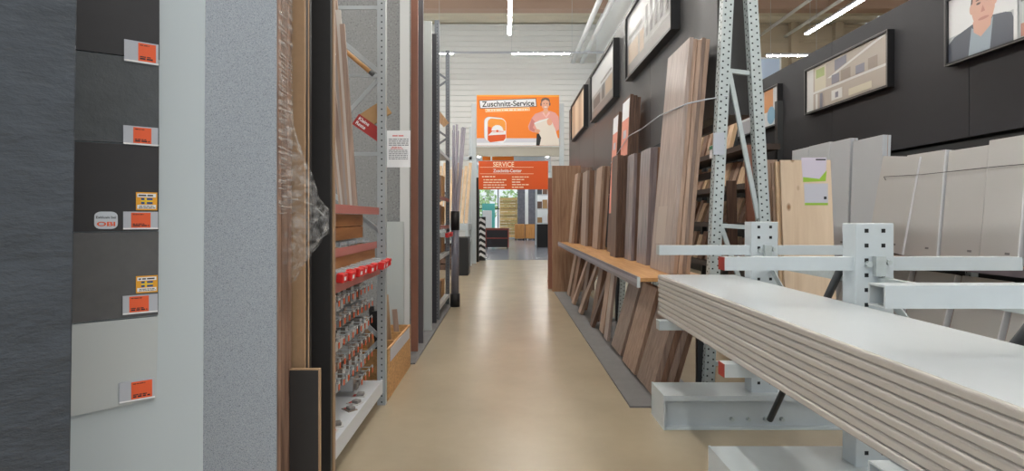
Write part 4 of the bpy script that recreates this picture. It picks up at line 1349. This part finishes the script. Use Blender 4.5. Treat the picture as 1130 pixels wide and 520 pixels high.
for (ya, yb_) in ((3.92, 2.86), (2.75, 1.69)):
    MB().bar((1.90, ya - .001, 1.175), (1.90, yb_ + .001, 1.175), .04, .05).build('longitudinal_tie', M_galv, ca)
    MB().tube([(1.868, ya - .075, .075), (1.868, yb_ + .02, 1.43)], .021, 10).build('diagonal_brace', M_darksteel, ca, smooth=True)
    MB().bar((1.92, ya - .01, 1.12), (1.92, yb_ + .02, .30), .008, .04).build('flat_brace', M_galv, ca)

# nine laminate worktops lying on the lower arms
PX0, PX1, PY0, PY1 = 1.178, 1.762, .5, 4.2
NP, PT = 9, .0345
pz = .757
for i in range(NP):
    t = PT - .002
    jx = R.uniform(-.003, .003); je = R.uniform(-.006, .006)
    z0 = pz + i * PT
    r = .011
    prof = [(PX1, z0), (PX1, z0 + t)]
    for k in range(5):
        a = math.radians(90 + 22.5 * k)
        prof.append((PX0 + jx + r + r * math.cos(a), z0 + t - r + r * math.sin(a)))
    prof += [(PX0 + jx, z0 + .006), (PX0 + jx + .006, z0 + .001), (PX0 + jx + .006, z0)]
    mb = MB()
    n = len(prof)
    vs = [(x, PY0 + je, z) for x, z in prof] + [(x, PY1 + je, z) for x, z in prof]
    mb.add(vs, [tuple(range(n))], 1)
    mb.add(vs, [tuple(range(2 * n - 1, n - 1, -1))], 1)
    for j in range(n):
        k = (j + 1) % n
        mi = 0 if j in (0, 1) or (j == n - 1) else 1
        mb.add([vs[j], vs[k], vs[k + n], vs[j + n]], [(0, 1, 2, 3)], mi)
    lab = 'topmost pale grey laminate worktop lying on the cantilever arms' if i == NP - 1 else '%s worktop from the bottom of the flat stack on the cantilever arms' % ORD[i]
    mb.build('worktop', [M_plate_top, M_plate_edge], None, label=lab, cat='worktop', group='worktops lying on the cantilever rack', fixn=True)

# ================================================================== BOARDS BEHIND THE CANTILEVER RACK
def frontal(x0, x1, y, th, h, lean, m, label, name='board'):
    return MB().obox((x0, y, 0), (x1 - x0, 0, 0), (0, th, 0), (-.02 * h / 2, lean, h)).build(name, m, None, label=label, cat='board', bevel=.002)
pb = frontal(2.47, 2.92, 4.75, .026, 2.02, .10, M_pine, 'light knotty pine board with green and white labels behind the cantilever rack')
lm = mat('label_lilac', (206, 198, 214), .4); gm = mat('label_green', (150, 190, 60), .4)
def on_pine(x, y):
    d = Vector(((x - CX) / F, 1, -(y - CY) / F))
    # plane through (.,4.75,0) with slope lean
    k = .10 / 2.02
    t = (4.75 + k * EYE) / (1 + k * (y - CY) / F)
    return Vector((0, 0, EYE)) + d * t - Vector((0, .002, 0))
def quad(ps, m, parent, name, k=0):
    return MB().prism([on_pine(*p) - Vector((0, .0008 * k, 0)) for p in ps], (0, .0012, 0)).build(name, m, parent, fixn=True)
l1 = quad([(884, 174), (912, 174), (911, 200), (886, 201)], lm, pb, 'label_sheet')
quad([(886, 195.5), (904, 197.5), (912, 188), (911, 200), (886, 201)], gm, l1, 'green_field', 1)
quad([(900, 175.5), (911, 175.5), (911, 177), (900, 177)], M_ink, l1, 'print', 1)
l2 = quad([(887, 202.5), (913.5, 202.5), (913.5, 226.5), (888, 226.5)], mat('label_grey', (192, 192, 204), .4), pb, 'label_sheet')
quad([(888, 224), (913.5, 224), (913.5, 226.5), (888, 226.5)], gm, l2, 'green_field', 1)
quad([(909, 217), (912, 217), (912, 220), (909, 220)], M_ink, l2, 'print', 1)
for i, (m, lab) in enumerate(((M_pineplain, 'second pine board right behind the labelled one'), (M_pale, 'third board behind the labelled pine board'))):
    frontal(2.445 - .02 * i, 2.88, 4.785 + .03 * (i), .026, 2.01 - .01 * i, .10, m, lab)
for i, (x0, x1, y, h, m, lab) in enumerate(((2.50, 2.62, 5.15, 2.06, M_pale, 'pale narrow board left behind the pine boards'), (2.66, 2.80, 5.3, 2.02, M_brown, 'brown board behind the pine boards'),
                                   (2.47, 2.55, 5.5, 2.25, M_redbrown, 'reddish narrow board beside the right perforated upright'), (2.36, 2.46, 5.7, 1.9, M_walnut, 'dark narrow board low behind the right upright'))):
    frontal(x0, x1, y, .03, h, .05, m, lab)

# ================================================================== RIGHT WALL RACK WITH GREY PANELS
RZ = 1.06
wrk = thing('board_rack', 'dark wall rack with wooden ledge carrying grey panels below the right wall', 'rack', (4.9, 6, 0))
MB().box(4.42, 5.1, 2.5, 9.3, RZ - .03, RZ).build('ledge', M_brown, wrk)
MB().box(4.405, 4.42, 2.5, 9.3, RZ - .07, RZ + .005).build('ledge_rail', mat('ledge_rail', (112, 104, 112), .3), wrk)
for y_ in (3.2, 4.6, 6.05, 7.5, 9.0):
    po = MB().box(5.18, 5.26, y_, y_ + .08, 0, 2.1).build('upright', M_galv, wrk)
    mb = MB(); holes(mb, (5.18, y_ + .04, .05), (5.18, y_ + .04, 2.08), (0, 1, 0), (-.02, .02), .06, .014, (-1, 0, 0)); mb.build('perforation', M_hole, po, kind='stuff')
    MB().box(5.1, 5.18, y_ + .01, y_ + .07, RZ - .09, RZ - .03).build('ledge_bracket', M_darksteel, wrk)
for z in (1.8, 2.3):
    MB().box(5.26, 5.32, 2.5, 9.3, z, z + .08).build('back_rail', M_darksteel, wrk)
MB().box(4.92, 4.96, 2.5, 9.3, 1.70, 1.78).build('back_rail', M_darksteel, wrk)
for y_ in (3.2, 4.6, 6.05, 7.5, 9.0):
    MB().box(4.96, 5.18, y_ + .02, y_ + .06, 1.71, 1.77).build('rail_bracket', M_darksteel, wrk)

M_gp = mat('grey_panel', (202, 202, 201), .4)
M_gpw = mat('white_nosing', (226, 228, 232), .35)
M_gpr = mat('raw_edge', (166, 110, 84), .6)
M_sill = mat('sill_grey', (204, 210, 216), .35)
def grey_panel(yn, yf, x0, h, lean, z0, label, m=M_gp, th=.03, nose=True, group='grey panels on the right rack', tilt=0., nosemat=None, mark=True):
    a = math.asin(lean / h)
    uv = Vector((math.cos(a), 0, -math.sin(a))); wv = Vector((math.sin(a), tilt, math.cos(a))).normalized(); vv = Vector((0, 1, 0))
    vv = (vv - wv * vv.dot(wv)).normalized()
    o = Vector((x0, yn, z0 + math.sin(a) * th + .002))
    if vv.z < 0: o.z += -vv.z * (yf - yn)
    t = thing('window_sill_board', label, 'panel', (x0 + .1, (yn + yf) / 2, z0), group)
    w = yf - yn
    nw = .0 if not nose else .012
    MB().obox(o + vv * nw, uv * th, vv * (w - nw), wv * h).build('panel_body', m, t, bevel=.002)
    if nose:
        nn = MB().obox(o - uv * .0 , uv * (th + .075), vv * (nw - .0005), wv * h)
        nn.build('nosing', nosemat or M_gpw, t, bevel=.004)
        MB().obox(o - vv * .0015 + uv * (th + .03), uv * .004, vv * .001, wv * h).build('raw_edge', M_gpr, t)
    if mark:
        MB().obox(o + vv * (w * .22) + wv * .09 - uv * .001, uv * .0008, vv * .05, wv * .022).build('stamp', mat('stamp', (130, 130, 132), .6), t)
    return t
grey_panel(6.42, 7.05, 4.68, 1.16, .10, RZ, 'slanting grey panel next to the cantilever column', tilt=-.13, th=.02)
grey_panel(5.93, 6.50, 4.70, 1.19, .10, RZ, 'grey panel with a broad white nosing in the middle of the right ledge', th=.04)
grey_panel(5.40, 5.90, 4.71, 1.17, .10, RZ, 'grey panel between the white-nosed one and the rightmost panel', th=.03)
grey_panel(4.98, 5.385, 4.69, 1.21, .10, RZ, 'rightmost wide grey panel on the ledge in view', th=.04)
grey_panel(4.35, 4.93, 4.70, 1.19, .10, RZ, 'grey panel on the ledge just beyond the right edge of the picture', th=.04)
grey_panel(6.90, 7.50, 4.74, 1.50, .05, RZ, 'tall pale grey sill board next to the slanting panel', M_sill, nosemat=M_sill)
grey_panel(7.58, 8.06, 4.76, 1.56, .05, RZ, 'tall pale sill board behind the right side of the pine board', M_sill, nosemat=M_sill)
grey_panel(8.10, 8.66, 4.78, 1.58, .05, RZ, 'pale sill board showing its rounded top above the pine board', M_sill, nosemat=M_sill)
grey_panel(8.70, 9.20, 4.80, 1.58, .05, RZ, 'farthest pale sill board, partly behind the pine board', M_sill, nosemat=M_sill)
for i, (a, b) in enumerate(((3.9, 4.45), (4.5, 5.05), (5.12, 5.68), (5.76, 6.3), (6.4, 6.95), (7.0, 7.6), (7.7, 8.3))):
    grey_panel(a, b, 4.55, .92, .22, 0, '%s grey panel from the camera standing under the right ledge' % ORD[i].replace('first', 'nearest'), th=.035, group='grey panels under the right ledge')
MB().tube([(5.17, 4.0, 1.98), (4.74, 4.2, 1.98), (4.75, 5.2, 2.0), (4.75, 6.2, 2.0), (4.73, 6.8, 2.02), (4.92, 6.86, 1.75)], .004, 5).build('cord', M_darksteel, None, label='thin dark cord stretched across the grey panels', cat='cord')

# ------------------------------------------------------------------ lumber shelves seen between the uprights
ls = thing('lumber_shelf', 'dark tiered lumber shelf seen between the perforated uprights', 'shelf', (4.5, 11.6, 0))
for y_ in (9.7, 11.6, 13.4):
    MB().box(4.85, 4.95, y_, y_ + .1, 0, 3.6).build('upright', M_darksteel, ls)
for z in (.6, 1.42, 2.12, 2.82):
    MB().box(4.2, 4.85, 9.6, 13.6, z - .10, z).build('tier', mat('tier_dark', (70, 58, 52), .6), ls)
k = 0
for (tier, z, h) in (('lowest', .6, .62), ('second', 1.42, .5), ('third', 2.12, .52), ('top', 2.82, .7)):
    yy = 9.7
    j = 0
    while yy < 13.4:
        w = R.uniform(.16, .26)
        hh = h * R.uniform(.8, 1.0)
        if tier == 'top' and yy < 10.4:
            yy += w + .03; continue
        MB().obox((4.32 + R.uniform(0, .06), yy, z + .001), (.08, 0, 0), (0, w, 0), (.15, 0, hh)).build('plank', [M_pineplain, M_pale, M_brown][k % 3], None,
            label='%s short plank from the camera on the %s tier of the lumber shelf' % (ORD[min(j, 13)], tier), cat='plank', group='planks on the %s tier of the lumber shelf' % tier)
        yy += w + R.uniform(.02, .16)
        k += 1; j += 1
pcs = thing('price_card', 'white price card with a green band hanging behind the left upright', 'price card', (4.1, 10.9, 2.9))
MB().box(4.18, 4.19, 10.75, 11.15, 2.72, 2.98).build('card', M_paper, pcs)
MB().box(4.172, 4.179, 10.75, 11.15, 2.90, 2.97).build('band', mat('green_band', (40, 130, 90), .5), pcs)
